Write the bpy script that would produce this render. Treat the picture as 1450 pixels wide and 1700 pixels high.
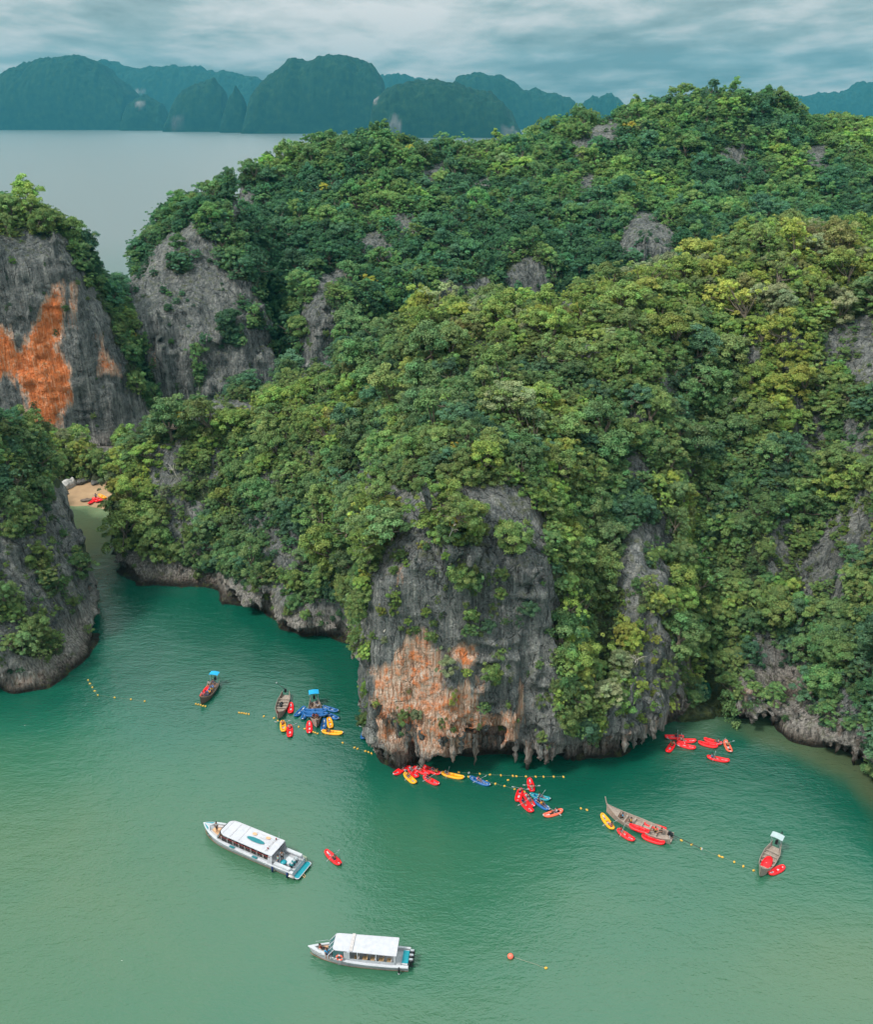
import bpy, bmesh, math, random, time
import numpy as np
from mathutils import Vector, Matrix

T0 = time.time()
def log(*a): print('[%.1fs]' % (time.time() - T0), *a, flush=True)
for _o in list(bpy.data.objects): bpy.data.objects.remove(_o)
scene = bpy.context.scene
COL = scene.collection
rng = np.random.default_rng(7)
random.seed(7)

# ------------------------------------------------------------------ camera
IW, IH, FPX = 1450.0, 1700.0, 1472.0
CAM_H, HORIZON = 86.0, 188.0
PITCH = math.atan((IH / 2 - HORIZON) / FPX)
SP, CP = math.sin(PITCH), math.cos(PITCH)
cam_data = bpy.data.cameras.new('camera')
cam = bpy.data.objects.new('camera', cam_data); COL.objects.link(cam)
cam.location = (0, 0, CAM_H)
cam.rotation_euler = (math.pi / 2 - PITCH, 0, 0)
cam_data.sensor_fit = 'VERTICAL'
cam_data.sensor_height = 24.0
cam_data.lens = 24.0 * FPX / IH
cam_data.clip_start = 0.5
cam_data.clip_end = 60000
scene.camera = cam

# ------------------------------------------------------------------ world, sun, exposure
SUN_EL, SUN_AZ = math.radians(56), math.radians(242)   # azimuth measured clockwise from +Y (from the left, a little behind the camera)
world = bpy.data.worlds.new('World'); scene.world = world; world.use_nodes = True
wn, wl = world.node_tree.nodes, world.node_tree.links
wn.clear()
def N(nodes, t, **kw):
    n = nodes.new(t)
    for k, v in kw.items():
        if k == 'inp':
            for kk, vv in v.items(): n.inputs[kk].default_value = vv
        else: setattr(n, k, v)
    return n
w_out = N(wn, 'ShaderNodeOutputWorld'); w_bg = N(wn, 'ShaderNodeBackground')
w_sky = N(wn, 'ShaderNodeTexSky', sky_type='NISHITA', sun_disc=False, sun_elevation=SUN_EL, sun_rotation=SUN_AZ, altitude=80, air_density=1.2, dust_density=2.0)
w_tc = N(wn, 'ShaderNodeTexCoord')
w_sep = N(wn, 'ShaderNodeSeparateXYZ'); wl.new(w_tc.outputs['Generated'], w_sep.inputs[0])
w_up = N(wn, 'ShaderNodeMath', operation='MAXIMUM', inp={1: 0.0}); wl.new(w_sep.outputs['Z'], w_up.inputs[0])
w_den = N(wn, 'ShaderNodeMath', operation='ADD', inp={1: 0.11}); wl.new(w_up.outputs[0], w_den.inputs[0])
w_px = N(wn, 'ShaderNodeMath', operation='DIVIDE'); wl.new(w_sep.outputs['X'], w_px.inputs[0]); wl.new(w_den.outputs[0], w_px.inputs[1])
w_py = N(wn, 'ShaderNodeMath', operation='DIVIDE'); wl.new(w_sep.outputs['Y'], w_py.inputs[0]); wl.new(w_den.outputs[0], w_py.inputs[1])
w_cmb = N(wn, 'ShaderNodeCombineXYZ'); wl.new(w_px.outputs[0], w_cmb.inputs['X']); wl.new(w_py.outputs[0], w_cmb.inputs['Y'])
w_map = N(wn, 'ShaderNodeMapping', inp={'Scale': (1.1, 0.75, 1.0), 'Location': (3.1, 1.7, 0.0)}); wl.new(w_cmb.outputs[0], w_map.inputs['Vector'])
w_n1 = N(wn, 'ShaderNodeTexNoise', inp={'Scale': 0.55, 'Detail': 9.0, 'Roughness': 0.56, 'Distortion': 0.25}); wl.new(w_map.outputs[0], w_n1.inputs['Vector'])
w_n2 = N(wn, 'ShaderNodeTexNoise', inp={'Scale': 2.0, 'Detail': 8.0, 'Roughness': 0.58, 'Distortion': 0.2}); wl.new(w_map.outputs[0], w_n2.inputs['Vector'])
w_mixn = N(wn, 'ShaderNodeMath', operation='MULTIPLY_ADD', inp={1: 0.7}); wl.new(w_n2.outputs['Fac'], w_mixn.inputs[0]); wl.new(w_n1.outputs['Fac'], w_mixn.inputs[2])
w_ramp = N(wn, 'ShaderNodeValToRGB'); wl.new(w_mixn.outputs[0], w_ramp.inputs[0])
_r = w_ramp.color_ramp
_r.elements[0].position = 0.66; _r.elements[0].color = (0.068, 0.086, 0.086, 1)
_r.elements[1].position = 0.99; _r.elements[1].color = (0.228, 0.219, 0.215, 1)
_e = _r.elements.new(0.79); _e.color = (0.114, 0.136, 0.135, 1)
_e = _r.elements.new(0.88); _e.color = (0.172, 0.178, 0.175, 1)
# overcast cloud layer, brighter overhead than at the horizon as an overcast sky is
w_zen = N(wn, 'ShaderNodeMath', operation='MULTIPLY_ADD', inp={1: 4.2, 2: 1.0}); wl.new(w_up.outputs[0], w_zen.inputs[0])
w_cl = N(wn, 'ShaderNodeVectorMath', operation='SCALE'); wl.new(w_ramp.outputs[0], w_cl.inputs[0]); wl.new(w_zen.outputs[0], w_cl.inputs['Scale'])
w_nis = N(wn, 'ShaderNodeVectorMath', operation='SCALE', inp={'Scale': 0.06}); wl.new(w_sky.outputs[0], w_nis.inputs[0])
w_mix = N(wn, 'ShaderNodeMix', data_type='RGBA', inp={0: 0.95}); wl.new(w_nis.outputs[0], w_mix.inputs['A']); wl.new(w_cl.outputs[0], w_mix.inputs['B'])
wl.new(w_mix.outputs['Result'], w_bg.inputs['Color'])
w_bg.inputs['Strength'].default_value = 1.0
wl.new(w_bg.outputs[0], w_out.inputs[0])

sun_data = bpy.data.lights.new('sun', 'SUN'); sun = bpy.data.objects.new('sun', sun_data); COL.objects.link(sun)
sun_data.energy = 1.5; sun_data.angle = math.radians(10); sun_data.color = (1.0, 0.95, 0.86)
_sd = Vector((math.sin(SUN_AZ) * math.cos(SUN_EL), math.cos(SUN_AZ) * math.cos(SUN_EL), math.sin(SUN_EL)))
sun.rotation_euler = _sd.to_track_quat('Z', 'Y').to_euler()
scene.view_settings.view_transform = 'Standard'; scene.view_settings.look = 'None'
scene.view_settings.exposure = 1.4; scene.view_settings.gamma = 1.0; scene.view_settings.use_curve_mapping = False
scene.cycles.use_denoising = True
scene.cycles.volume_bounces = 1
scene.cycles.max_bounces = 6; scene.cycles.diffuse_bounces = 3; scene.cycles.glossy_bounces = 2; scene.cycles.transparent_max_bounces = 6
scene.cycles.use_adaptive_sampling = True; scene.cycles.adaptive_threshold = .02

# ------------------------------------------------------------------ helpers
def ray(u, v):
    a = (np.asarray(u, float) - IW / 2) / FPX; b = (np.asarray(v, float) - IH / 2) / FPX
    return a, CP - b * SP, -SP - b * CP
def ground(u, v, z=0.0):
    dx, dy, dz = ray(u, v); t = (z - CAM_H) / dz
    return np.stack([dx * t, dy * t], -1)
def at_depth(u, v, Y):
    dx, dy, dz = ray(u, v); t = Y / dy
    return np.stack([dx * t, np.full_like(np.asarray(t, float), 0) + Y, CAM_H + dz * t], -1)
def project(P):
    x, y, z = P[..., 0], P[..., 1], P[..., 2] - CAM_H
    d = y * CP - z * SP; dn = np.maximum(d, 0.1)
    return IW / 2 + FPX * x / dn, IH / 2 + FPX * (-z * CP - y * SP) / dn, d

def _hash(ix, iy, iz, seed):
    h = (ix.astype(np.uint32) * np.uint32(374761393)) ^ (iy.astype(np.uint32) * np.uint32(668265263)) ^ (iz.astype(np.uint32) * np.uint32(2246822519)) ^ np.uint32((seed * 3266489917) & 0xffffffff)
    h = (h ^ (h >> np.uint32(13))) * np.uint32(1274126177)
    h = (h ^ (h >> np.uint32(16))) * np.uint32(2654435761)
    h = h ^ (h >> np.uint32(15))
    return (h & np.uint32(0xffffff)).astype(np.float32) / np.float32(0x7fffff) - 1.0
def noise(x, y, z=0.0, seed=0):
    x = np.asarray(x, np.float32); y = np.asarray(y, np.float32); z = np.asarray(z, np.float32) + np.zeros_like(x)
    xi, yi, zi = np.floor(x), np.floor(y), np.floor(z)
    fx, fy, fz = x - xi, y - yi, z - zi
    fx = fx * fx * (3 - 2 * fx); fy = fy * fy * (3 - 2 * fy); fz = fz * fz * (3 - 2 * fz)
    xi = xi.astype(np.int32); yi = yi.astype(np.int32); zi = zi.astype(np.int32)
    r = 0
    for dx in (0, 1):
        wx = fx if dx else 1 - fx
        for dy in (0, 1):
            wy = fy if dy else 1 - fy
            for dz in (0, 1):
                wz = fz if dz else 1 - fz
                r = r + wx * wy * wz * _hash(xi + dx, yi + dy, zi + dz, seed)
    return r
def fbm(x, y, z=0.0, seed=0, oct=3):
    r, a, s = 0, 1.0, 1.0
    for k in range(oct):
        r = r + a * noise(x * s, y * s, z * s, seed + k * 17); a *= 0.5; s *= 2.03
    return r / 1.75
def smoothstep(a, b, x):
    t = np.clip((x - a) / (b - a), 0, 1); return t * t * (3 - 2 * t)
def poly_sd(px, py, poly, vals=None):
    """signed distance (positive inside); with vals also the value interpolated along the nearest edge"""
    poly = np.asarray(poly, np.float32); n = len(poly)
    best = np.full(px.shape, 1e18, np.float32); inside = np.zeros(px.shape, bool); val = np.zeros(px.shape, np.float32)
    for i in range(n):
        ax, ay = poly[i]; bx, by = poly[(i + 1) % n]
        ex, ey = bx - ax, by - ay; L2 = ex * ex + ey * ey + 1e-9
        t = np.clip(((px - ax) * ex + (py - ay) * ey) / L2, 0, 1)
        d2 = (px - ax - t * ex) ** 2 + (py - ay - t * ey) ** 2
        m = d2 < best
        best = np.where(m, d2, best)
        if vals is not None: val = np.where(m, vals[i] + t * (vals[(i + 1) % n] - vals[i]), val)
        c = ((ay > py) != (by > py)) & (px < (bx - ax) * (py - ay) / (by - ay + 1e-12) + ax)
        inside ^= c
    d = np.sqrt(best); d = np.where(inside, d, -d)
    return (d, val) if vals is not None else d
def tps(ctrl, gx, gy, reg=2.0):
    """thin plate spline through control points (x, y, z)"""
    C = np.asarray(ctrl, float); n = len(C); s = 50.0
    X = C[:, :2] / s
    def U(r2): return 0.5 * r2 * np.log(r2 + 1e-9)
    K = U(((X[:, None] - X[None]) ** 2).sum(-1)) + np.eye(n) * reg * 0.01
    P = np.c_[np.ones(n), X]
    A = np.zeros((n + 3, n + 3)); A[:n, :n] = K; A[:n, n:] = P; A[n:, :n] = P.T
    w = np.linalg.solve(A, np.r_[C[:, 2], 0, 0, 0])
    qx, qy = gx / s, gy / s
    r = w[n] + w[n + 1] * qx + w[n + 2] * qy
    for i in range(n):
        r = r + w[i] * U((qx - X[i, 0]) ** 2 + (qy - X[i, 1]) ** 2)
    return r
def smin(a, b, k):
    h = np.clip(0.5 + 0.5 * (b - a) / k, 0, 1); return b + (a - b) * h - k * h * (1 - h)
def smax(a, b, k): return -smin(-a, -b, k)

def mesh_from(verts, faces, name, smooth=True):
    me = bpy.data.meshes.new(name)
    verts = np.asarray(verts, np.float32); faces = np.asarray(faces, np.int32)
    me.vertices.add(len(verts)); me.vertices.foreach_set('co', verts.ravel())
    k = faces.shape[1]
    me.loops.add(faces.size); me.loops.foreach_set('vertex_index', faces.ravel())
    me.polygons.add(len(faces)); me.polygons.foreach_set('loop_start', np.arange(0, faces.size, k, dtype=np.int32))
    me.polygons.foreach_set('use_smooth', np.full(len(faces), smooth))
    me.update(calc_edges=True)
    return me
def add_attr(me, name, vals, kind='FLOAT'):
    a = me.attributes.new(name, kind, 'POINT')
    if kind == 'FLOAT': a.data.foreach_set('value', np.asarray(vals, np.float32).ravel())
    elif kind == 'INT': a.data.foreach_set('value', np.asarray(vals, np.int32).ravel())
    elif kind == 'FLOAT_VECTOR': a.data.foreach_set('vector', np.asarray(vals, np.float32).ravel())
    elif kind == 'FLOAT_COLOR': a.data.foreach_set('color', np.asarray(vals, np.float32).ravel())
def link(name, data, parent=None, mat=None, **props):
    o = bpy.data.objects.new(name, data); COL.objects.link(o)
    if parent is not None: o.parent = parent
    if mat is not None and data is not None and not data.materials: data.materials.append(mat)
    for k, v in props.items(): o[k] = v
    return o

def surface_nets(f, org, h):
    """naive surface nets of a dense field (positive = solid); returns verts, quads"""
    s = f > 0
    c = s[:-1, :-1, :-1].astype(np.int8)
    for dx in (0, 1):
        for dy in (0, 1):
            for dz in (0, 1):
                if dx or dy or dz:
                    c = c + s[dx:s.shape[0] - 1 + dx, dy:s.shape[1] - 1 + dy, dz:s.shape[2] - 1 + dz]
    I, J, K = np.nonzero((c > 0) & (c < 8))
    del c
    idx = np.full(tuple(n - 1 for n in f.shape), -1, np.int32)
    idx[I, J, K] = np.arange(len(I))
    acc = np.zeros((len(I), 3), np.float32); cnt = np.zeros(len(I), np.float32)
    corners = [(a, b, d) for a in (0, 1) for b in (0, 1) for d in (0, 1)]
    cv = {k: f[I + k[0], J + k[1], K + k[2]] for k in corners}
    for a in corners:
        for ax in range(3):
            if a[ax] == 0:
                b = tuple(1 if i == ax else a[i] for i in range(3))
                va, vb = cv[a], cv[b]; m = (va > 0) != (vb > 0)
                t = np.where(m, va / np.where(m, va - vb, 1), 0)
                for i in range(3):
                    acc[:, i] += np.where(m, a[i] + (t if i == ax else 0), 0)
                cnt += m
    P = acc / cnt[:, None] + np.stack([I, J, K], -1)
    verts = P * h + np.asarray(org, np.float32)
    quads = []
    for ax in range(3):
        sl0 = [slice(1, n - 1) for n in s.shape]; sl1 = list(sl0)
        sl0[ax] = slice(0, s.shape[ax] - 1); sl1[ax] = slice(1, s.shape[ax])
        d = s[tuple(sl0)].astype(np.int8) - s[tuple(sl1)].astype(np.int8)
        for sign in (1, -1):
            A = list(np.nonzero(d == sign))
            off = [0 if i == ax else 1 for i in range(3)]
            A = [A[i] + off[i] for i in range(3)]
            b1, b2 = (ax + 1) % 3, (ax + 2) % 3
            def cell(o1, o2):
                q = [x for x in A]; q[b1] = q[b1] - o1; q[b2] = q[b2] - o2
                return idx[q[0], q[1], q[2]]
            q = [cell(1, 1), cell(0, 1), cell(0, 0), cell(1, 0)]
            if sign < 0: q = q[::-1]
            quads.append(np.stack(q, -1))
    return verts, np.concatenate(quads)
# ------------------------------------------------------------------ karst masses: plan outlines, heights and cliffs
def gp(pts, z=2.6):
    return [tuple(ground(u, v, z)) for u, v in pts]
def ctrl(pts, drop=2.5):
    out = []
    for u, v, Y in pts:
        x, y, z = at_depth(u, v, Y); out.append((x, y, z - drop))
    return out

# the front massif with the promontory and the headland cliff: (pixel u, pixel v, lean = metres inwards per metre up, notch depth)
_D_front = [(184, 905, .25, 2), (178, 932, .30, 2), (232, 962, .35, 4), (300, 978, .35, 4), (382, 1002, .35, 5), (442, 1027, .35, 4), (520, 1048, .30, 4),
            (580, 1062, .18, 3), (604, 1110, .10, 3), (603, 1180, .06, 3), (612, 1238, .07, 4), (662, 1256, .07, 5), (760, 1264, .07, 7), (880, 1262, .07, 7),
            (960, 1258, .14, 6), (1040, 1248, .2, 6), (1092, 1226, .2, 6), (1115, 1206, .22, 6), (1150, 1186, .25, 5), (1222, 1176, .25, 5),
            (1292, 1205, .22, 5), (1352, 1232, .3, 4.5), (1420, 1262, .34, 4.5), (1470, 1312, .34, 4), (1560, 1420, .34, 3)]
_dpoly = gp([(a, b) for a, b, _, _ in _D_front])
D_POLY = _dpoly + [(95, 100), (160, 130), (160, 222), (60, 222), (0, 216), (-40, 210), (-66, 203), (-76, 193)]
_ext = len(D_POLY) - len(_dpoly)
D_LEAN = [l for *_, l, _ in _D_front] + [.4] * 4 + [.25] * (_ext - 4)
D_NOTCH = [n for *_, n in _D_front] + [2] * _ext
D_CTRL = ctrl([(190, 835, 170), (230, 748, 170), (270, 725, 173), (330, 705, 174), (430, 695, 174), (520, 645, 174), (600, 572, 174), (680, 530, 174), (750, 508, 174),
               (850, 505, 176), (930, 498, 180), (1000, 460, 182), (1080, 452, 184), (1180, 425, 187), (1240, 390, 190), (1300, 367, 190), (1380, 370, 190), (1450, 400, 188), (1600, 420, 185), (1750, 450, 180),
               (700, 640, 147), (800, 620, 148), (900, 620, 146), (1000, 600, 148), (1100, 560, 152), (1200, 520, 158), (1300, 500, 160), (1400, 480, 162),
               (400, 850, 158), (400, 780, 164), (550, 810, 147), (550, 900, 140), (300, 850, 164), (620, 720, 141), (480, 760, 162),
               (1000, 750, 127), (1100, 740, 133), (1180, 750, 139), (1260, 720, 146), (1300, 700, 146),
               (965, 900, 117), (1010, 900, 118), (1075, 860, 116.5), (1090, 960, 113), (1180, 900, 130), (1180, 1030, 123), (1320, 900, 131), (1330, 800, 138), (1320, 1000, 125), (1420, 800, 133), (1420, 1000, 118), (1500, 900, 118),
               (980, 1060, 108.5), (1060, 1090, 110)], 3.4) + ctrl([(640, 845, 113.0), (690, 800, 114.5), (740, 765, 119), (800, 760, 119), (860, 775, 117), (905, 830, 112.5), (915, 870, 110)], 0.5) + \
         [(-10, 222, 30), (60, 228, 40), (120, 225, 45), (-50, 212, 20)]
# the islet at the channel mouth
L1_POLY = gp([(-160, 1150), (0, 1140), (60, 1134), (122, 1116), (158, 1094), (178, 1060)]) + gp([(166, 1000), (152, 960), (130, 905), (104, 862), (80, 838)], 0) + [(-115, 205), (-170, 190), (-170, 125)]
L1_LEAN = [.22, .22, .22, .2, .16, .10, .10, .10, .14, .3, .3, .3, .3, .3]
L1_NOTCH = [4.0] * 6 + [1.5] * 8
L1_CTRL = ctrl([(0, 690, 150), (55, 722, 152), (100, 790, 157), (135, 860, 160), (20, 820, 138), (70, 860, 140), (120, 900, 145), (150, 960, 143), (0, 930, 131), (80, 960, 133), (140, 1010, 137), (-150, 700, 140), (0, 680, 165), (80, 745, 172), (60, 760, 185), (-150, 720, 180)], 1.8)
# the cliff with the orange streaks
L2_POLY = [(-200, 214), (-160, 219), (-128, 224), (-104, 228), (-88, 233), (-79, 243), (-84, 262), (-110, 285), (-160, 300), (-210, 300)]
L2_LEAN = [.07] * 5 + [.25] * 5
L2_CTRL = ctrl([(0, 372, 236), (50, 372, 238), (110, 396, 240), (60, 335, 250), (0, 345, 250), (120, 372, 256), (160, 440, 254), (150, 465, 246), (190, 510, 246), (205, 560, 243), (232, 640, 241), (252, 720, 238), (-150, 370, 240), (-100, 350, 270), (60, 350, 275), (170, 480, 268)], 3.0)
# rocky wooded slope behind the little beach
K_POLY = gp([(60, 800), (104, 812), (125, 803), (160, 812), (178, 806)], 0) + [(-72, 216), (-76, 240), (-140, 240), (-140, 205)]
K_LEAN = [.35] * 9
K_CTRL = ctrl([(60, 722, 209), (110, 735, 210), (150, 752, 211), (174, 782, 210), (0, 715, 209)], 1.5) + [(-80, 232, 2.5), (-130, 230, 4), (-100, 222, 3.5), (-80, 222, 3)]
# the grey tower behind the promontory, and the long ridge
M_POLY = [(-103, 258), (-90, 248), (-66, 245), (-50, 248), (-44, 262), (-50, 300), (-60, 350), (-112, 350), (-114, 290)]
M_LEAN = [.25, .2, .2, .2, .22, .25, .3, .3, .3]
M_CTRL = ctrl([(215, 440, 268), (250, 412, 268), (300, 380, 272), (350, 362, 280), (400, 352, 285), (290, 352, 288), (345, 325, 300), (430, 318, 310), (440, 420, 270), (420, 500, 262), (200, 425, 290), (230, 385, 300)], 7.0)
E_POLY = [(-46, 262), (-40, 252), (-26, 252), (-12, 262), (30, 268), (80, 272), (140, 275), (260, 275), (280, 460), (60, 460), (-66, 440), (-94, 385), (-90, 318), (-66, 287)]
E_LEAN = [.2, .16, .2, .3, .35, .35, .35, .35, .5, .5, .5, .4, .3, .3]
E_CTRL = ctrl([(300, 350, 325), (345, 322, 330), (430, 318, 335), (460, 282, 350), (540, 224, 368), (640, 222, 376), (700, 236, 376), (760, 238, 376), (830, 246, 376), (960, 222, 380), (1000, 200, 385), (1060, 192, 390), (1110, 182, 396), (1190, 143, 402), (1240, 152, 402), (1300, 178, 398), (1345, 212, 392), (1450, 220, 384), (1650, 220, 384),
               (480, 420, 300), (480, 340, 325), (600, 330, 328), (700, 300, 340), (800, 330, 330), (900, 330, 335), (1000, 320, 342), (1100, 300, 350), (1250, 280, 362), (1400, 300, 350), (1600, 300, 350),
               (515, 540, 258), (560, 455, 262), (600, 445, 268), (540, 480, 260), (660, 430, 288), (800, 440, 288), (880, 405, 290), (1000, 415, 294), (1075, 352, 305), (1200, 330, 320), (1300, 330, 320), (1450, 350, 318), (1650, 370, 310)], 4.3) + [(60, 450, 70), (150, 455, 75), (-30, 430, 50), (250, 450, 80)]

ROCK = [
    ([(1225, 560), (1262, 550), (1270, 620), (1235, 630)], .25), ([(1130, 780), (1160, 770), (1165, 840), (1135, 845)], .35), ([(600, 400), (640, 385), (650, 425), (610, 440)], .2), ([(780, 300), (815, 290), (820, 335), (790, 345)], .25), ([(1200, 250), (1235, 240), (1240, 285), (1210, 290)], .3), ([(430, 780), (470, 770), (475, 830), (440, 835)], .3),
    ([(640, 820), (668, 800), (690, 830), (660, 880)], .1), ([(440, 880), (500, 870), (510, 960), (450, 950)], .35), ([(1240, 1050), (1300, 1040), (1330, 1100), (1250, 1110)], .35), ([(1050, 1040), (1110, 1030), (1130, 1110), (1060, 1120)], .35), ([(1270, 880), (1310, 870), (1320, 960), (1280, 960)], .4), ([(960, 300), (985, 290), (990, 340), (965, 345)], .2), ([(1190, 400), (1215, 395), (1210, 440), (1190, 440)], .3), ([(655, 360), (690, 350), (700, 395), (660, 400)], .25), ([(1290, 420), (1310, 415), (1318, 455), (1295, 460)], .3), ([(770, 800), (835, 790), (850, 840), (790, 850)], .3), ([(500, 730), (530, 725), (535, 775), (505, 780)], .3), ([(1150, 500), (1172, 495), (1176, 540), (1152, 545)], .35),   # bare rock as seen in the photograph: outline, share of plants left on it
    ([(622, 950), (650, 868), (690, 812), (735, 800), (860, 805), (912, 870), (926, 1000), (930, 1175), (955, 1215), (1010, 1232), (1060, 1225), (1120, 1195), (1130, 1290), (900, 1320), (640, 1300), (560, 1230), (560, 1090), (612, 1010)], 0.05),
    ([(1030, 885), (1108, 850), (1122, 960), (1118, 1035), (1050, 1035), (1020, 940)], .1),
    ([(1000, 1190), (1055, 1110), (1150, 1090), (1148, 1180), (1100, 1240), (990, 1250)], .25),
    ([(1375, 545), (1460, 520), (1460, 640), (1345, 612)], .12), ([(1320, 650), (1378, 700), (1350, 790), (1300, 740)], .3),
    ([(1385, 832), (1460, 800), (1460, 900), (1405, 1000), (1325, 1015), (1318, 950)], .15), ([(1222, 1110), (1290, 1085), (1350, 1105), (1440, 1170), (1460, 1330), (1300, 1260), (1215, 1215)], .2),
    ([(1290, 540), (1332, 545), (1330, 625), (1296, 620)], .1), ([(1390, 700), (1460, 690), (1460, 780), (1400, 780)], .4),
    ([(172, 895), (300, 935), (400, 962), (520, 990), (585, 1005), (600, 1090), (500, 1075), (400, 1040), (250, 1000), (165, 960)], .12),
    ([(238, 745), (300, 728), (318, 790), (300, 835), (250, 845)], .15), ([(338, 752), (372, 742), (378, 810), (345, 810)], .2),
    ([(582, 760), (630, 765), (632, 825), (598, 835)], .1), ([(270, 840), (345, 830), (350, 930), (280, 920)], .3), ([(395, 850), (480, 850), (470, 960), (400, 950)], .55),
    ([(0, 840), (60, 830), (125, 800), (175, 900), (195, 1150), (-80, 1180), (-80, 840)], .16),
    ([(-60, 392), (112, 392), (135, 450), (176, 515), (205, 600), (248, 700), (246, 760), (185, 780), (120, 725), (50, 705), (-60, 680)], 0.0),
    ([(205, 480), (255, 412), (320, 362), (352, 400), (372, 440), (440, 500), (462, 600), (455, 680), (400, 705), (300, 720), (255, 640)], .12),
    ([(1035, 372), (1062, 350), (1098, 352), (1122, 400), (1112, 445), (1028, 442)], .18), ([(850, 440), (884, 408), (912, 470), (874, 498), (842, 484)], .18), ([(735, 468), (805, 468), (805, 500), (735, 500)], .2),
    ([(528, 462), (598, 440), (622, 470), (600, 500), (560, 540), (556, 615), (500, 645), (496, 520)], .12), ([(948, 235), (1020, 195), (1032, 222), (960, 262)], .1), ([(1336, 240), (1372, 245), (1372, 292), (1342, 292)], .1),
    ([(700, 280), (735, 268), (735, 305), (705, 310)], .15), ([(888, 522), (950, 490), (1006, 494), (1002, 524), (950, 532)], .05), ([(940, 580), (990, 570), (1000, 610), (950, 620)], .15), ([(380, 320), (420, 310), (425, 350), (385, 355)], .2),
    ([(1030, 690), (1070, 680), (1080, 720), (1040, 730)], .2), ([(1020, 760), (1060, 740), (1090, 800), (1040, 810)], .25), ([(1090, 640), (1110, 600), (1125, 650), (1100, 670)], .4),
]
GREEN = [  # thickets that stand on the bare rock: centre and radii
    (765, 885, 44, 22), (740, 850, 28, 18), (778, 958, 22, 18), (846, 905, 9, 14), (782, 1026, 14, 9), (790, 790, 44, 16), (655, 1000, 12, 10), (960, 1195, 30, 26), (640, 870, 20, 40), (1370, 1140, 26, 30),
    (390, 560, 20, 18), (300, 440, 20, 20), (425, 535, 18, 14), (330, 625, 10, 22), (400, 650, 24, 14), (60, 930, 22, 14), (30, 870, 26, 24), (138, 930, 12, 30), (85, 975, 12, 18), (60, 1075, 50, 16), (15, 1010, 22, 24), (1330, 1050, 30, 40),
    (212, 768, 42, 14), (570, 500, 30, 20), (600, 480, 30, 20), (1085, 1000, 26, 20), (1440, 960, 30, 30)]
def plant_share(u, v):
    s = np.ones(u.shape, np.float32)
    j = 10 * noise(u / 23.0, v / 23.0, 0.3, 71) + 9 * noise(u / 8.0, v / 8.0, 0.3, 73)
    for poly, k in ROCK:
        x0, x1 = min(p[0] for p in poly) - 20, max(p[0] for p in poly) + 20; y0, y1 = min(p[1] for p in poly) - 20, max(p[1] for p in poly) + 20
        m = (u > x0) & (u < x1) & (v > y0) & (v < y1)
        if m.any():
            d = poly_sd(u[m], v[m], poly) + j[m]
            s[m] = np.minimum(s[m], 1 + (k - 1) * smoothstep(-4, 4, d))
    for cx, cy, rx, ry in GREEN:
        r = np.sqrt(((u - cx) / rx) ** 2 + ((v - cy) / ry) ** 2) + j / 60
        s = np.maximum(s, 1 - smoothstep(.85, 1.15, r))
    return s
STAIN = [  # orange and pink streaked faces: outline, strength
    ([(-30, 560), (10, 545), (28, 575), (50, 545), (62, 530), (80, 500), (84, 470), (100, 468), (104, 540), (98, 575), (112, 600), (124, 612), (121, 665), (108, 690), (98, 716), (52, 718), (42, 660), (14, 620), (-30, 640)], 1.15),
    ([(116, 470), (126, 470), (127, 545), (118, 545)], .9), ([(162, 560), (174, 552), (180, 600), (196, 606), (196, 622), (162, 622)], 1.0), ([(80, 470), (100, 472), (100, 560), (82, 560)], .8),
    ([(24, 490), (40, 490), (40, 560), (26, 560)], .45), ([(140, 630), (165, 630), (160, 660), (142, 655)], .35), ([(245, 570), (258, 572), (258, 612), (248, 612)], .7), ([(318, 555), (330, 560), (328, 578), (318, 575)], .5), ([(184, 738), (194, 735), (194, 760), (186, 760)], .6),
    ([(612, 1110), (650, 1095), (690, 1040), (715, 1050), (735, 1080), (745, 1140), (790, 1120), (800, 1180), (850, 1180), (870, 1120), (880, 1170), (850, 1270), (640, 1260), (615, 1200)], .78),
    ([(742, 1085), (760, 1065), (785, 1075), (790, 1105), (765, 1112)], .95), ([(682, 1045), (700, 1040), (712, 1085), (695, 1095)], .8), ([(640, 1110), (655, 1095), (660, 1200), (645, 1200)], .85), ([(655, 935), (680, 930), (680, 945), (664, 985), (658, 985)], .55), ([(785, 1120), (800, 1120), (803, 1160), (790, 1160)], .9), ([(752, 1120), (775, 1120), (780, 1180), (750, 1180)], .6),
    ([(710, 1210), (728, 1200), (725, 1230), (712, 1230)], .9), ([(855, 1140), (868, 1130), (868, 1165), (858, 1170)], .7), ([(842, 1195), (858, 1195), (855, 1225), (842, 1222)], .8),
    ([(1335, 1195), (1365, 1190), (1380, 1220), (1345, 1225)], .5), ([(1440, 1260), (1460, 1260), (1460, 1290), (1440, 1285)], .6), ([(1060, 1040), (1080, 1040), (1080, 1060), (1060, 1060)], .4),
    ([(430, 985), (450, 985), (450, 1020), (430, 1020)], .6), ([(205, 950), (240, 945), (240, 965), (210, 965)], .4), ([(270, 955), (300, 965), (295, 985), (272, 980)], .45), ([(15, 1125), (80, 1105), (85, 1130), (30, 1150)], .7), ([(128, 1095), (136, 1090), (136, 1115), (128, 1118)], .6)]
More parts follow.
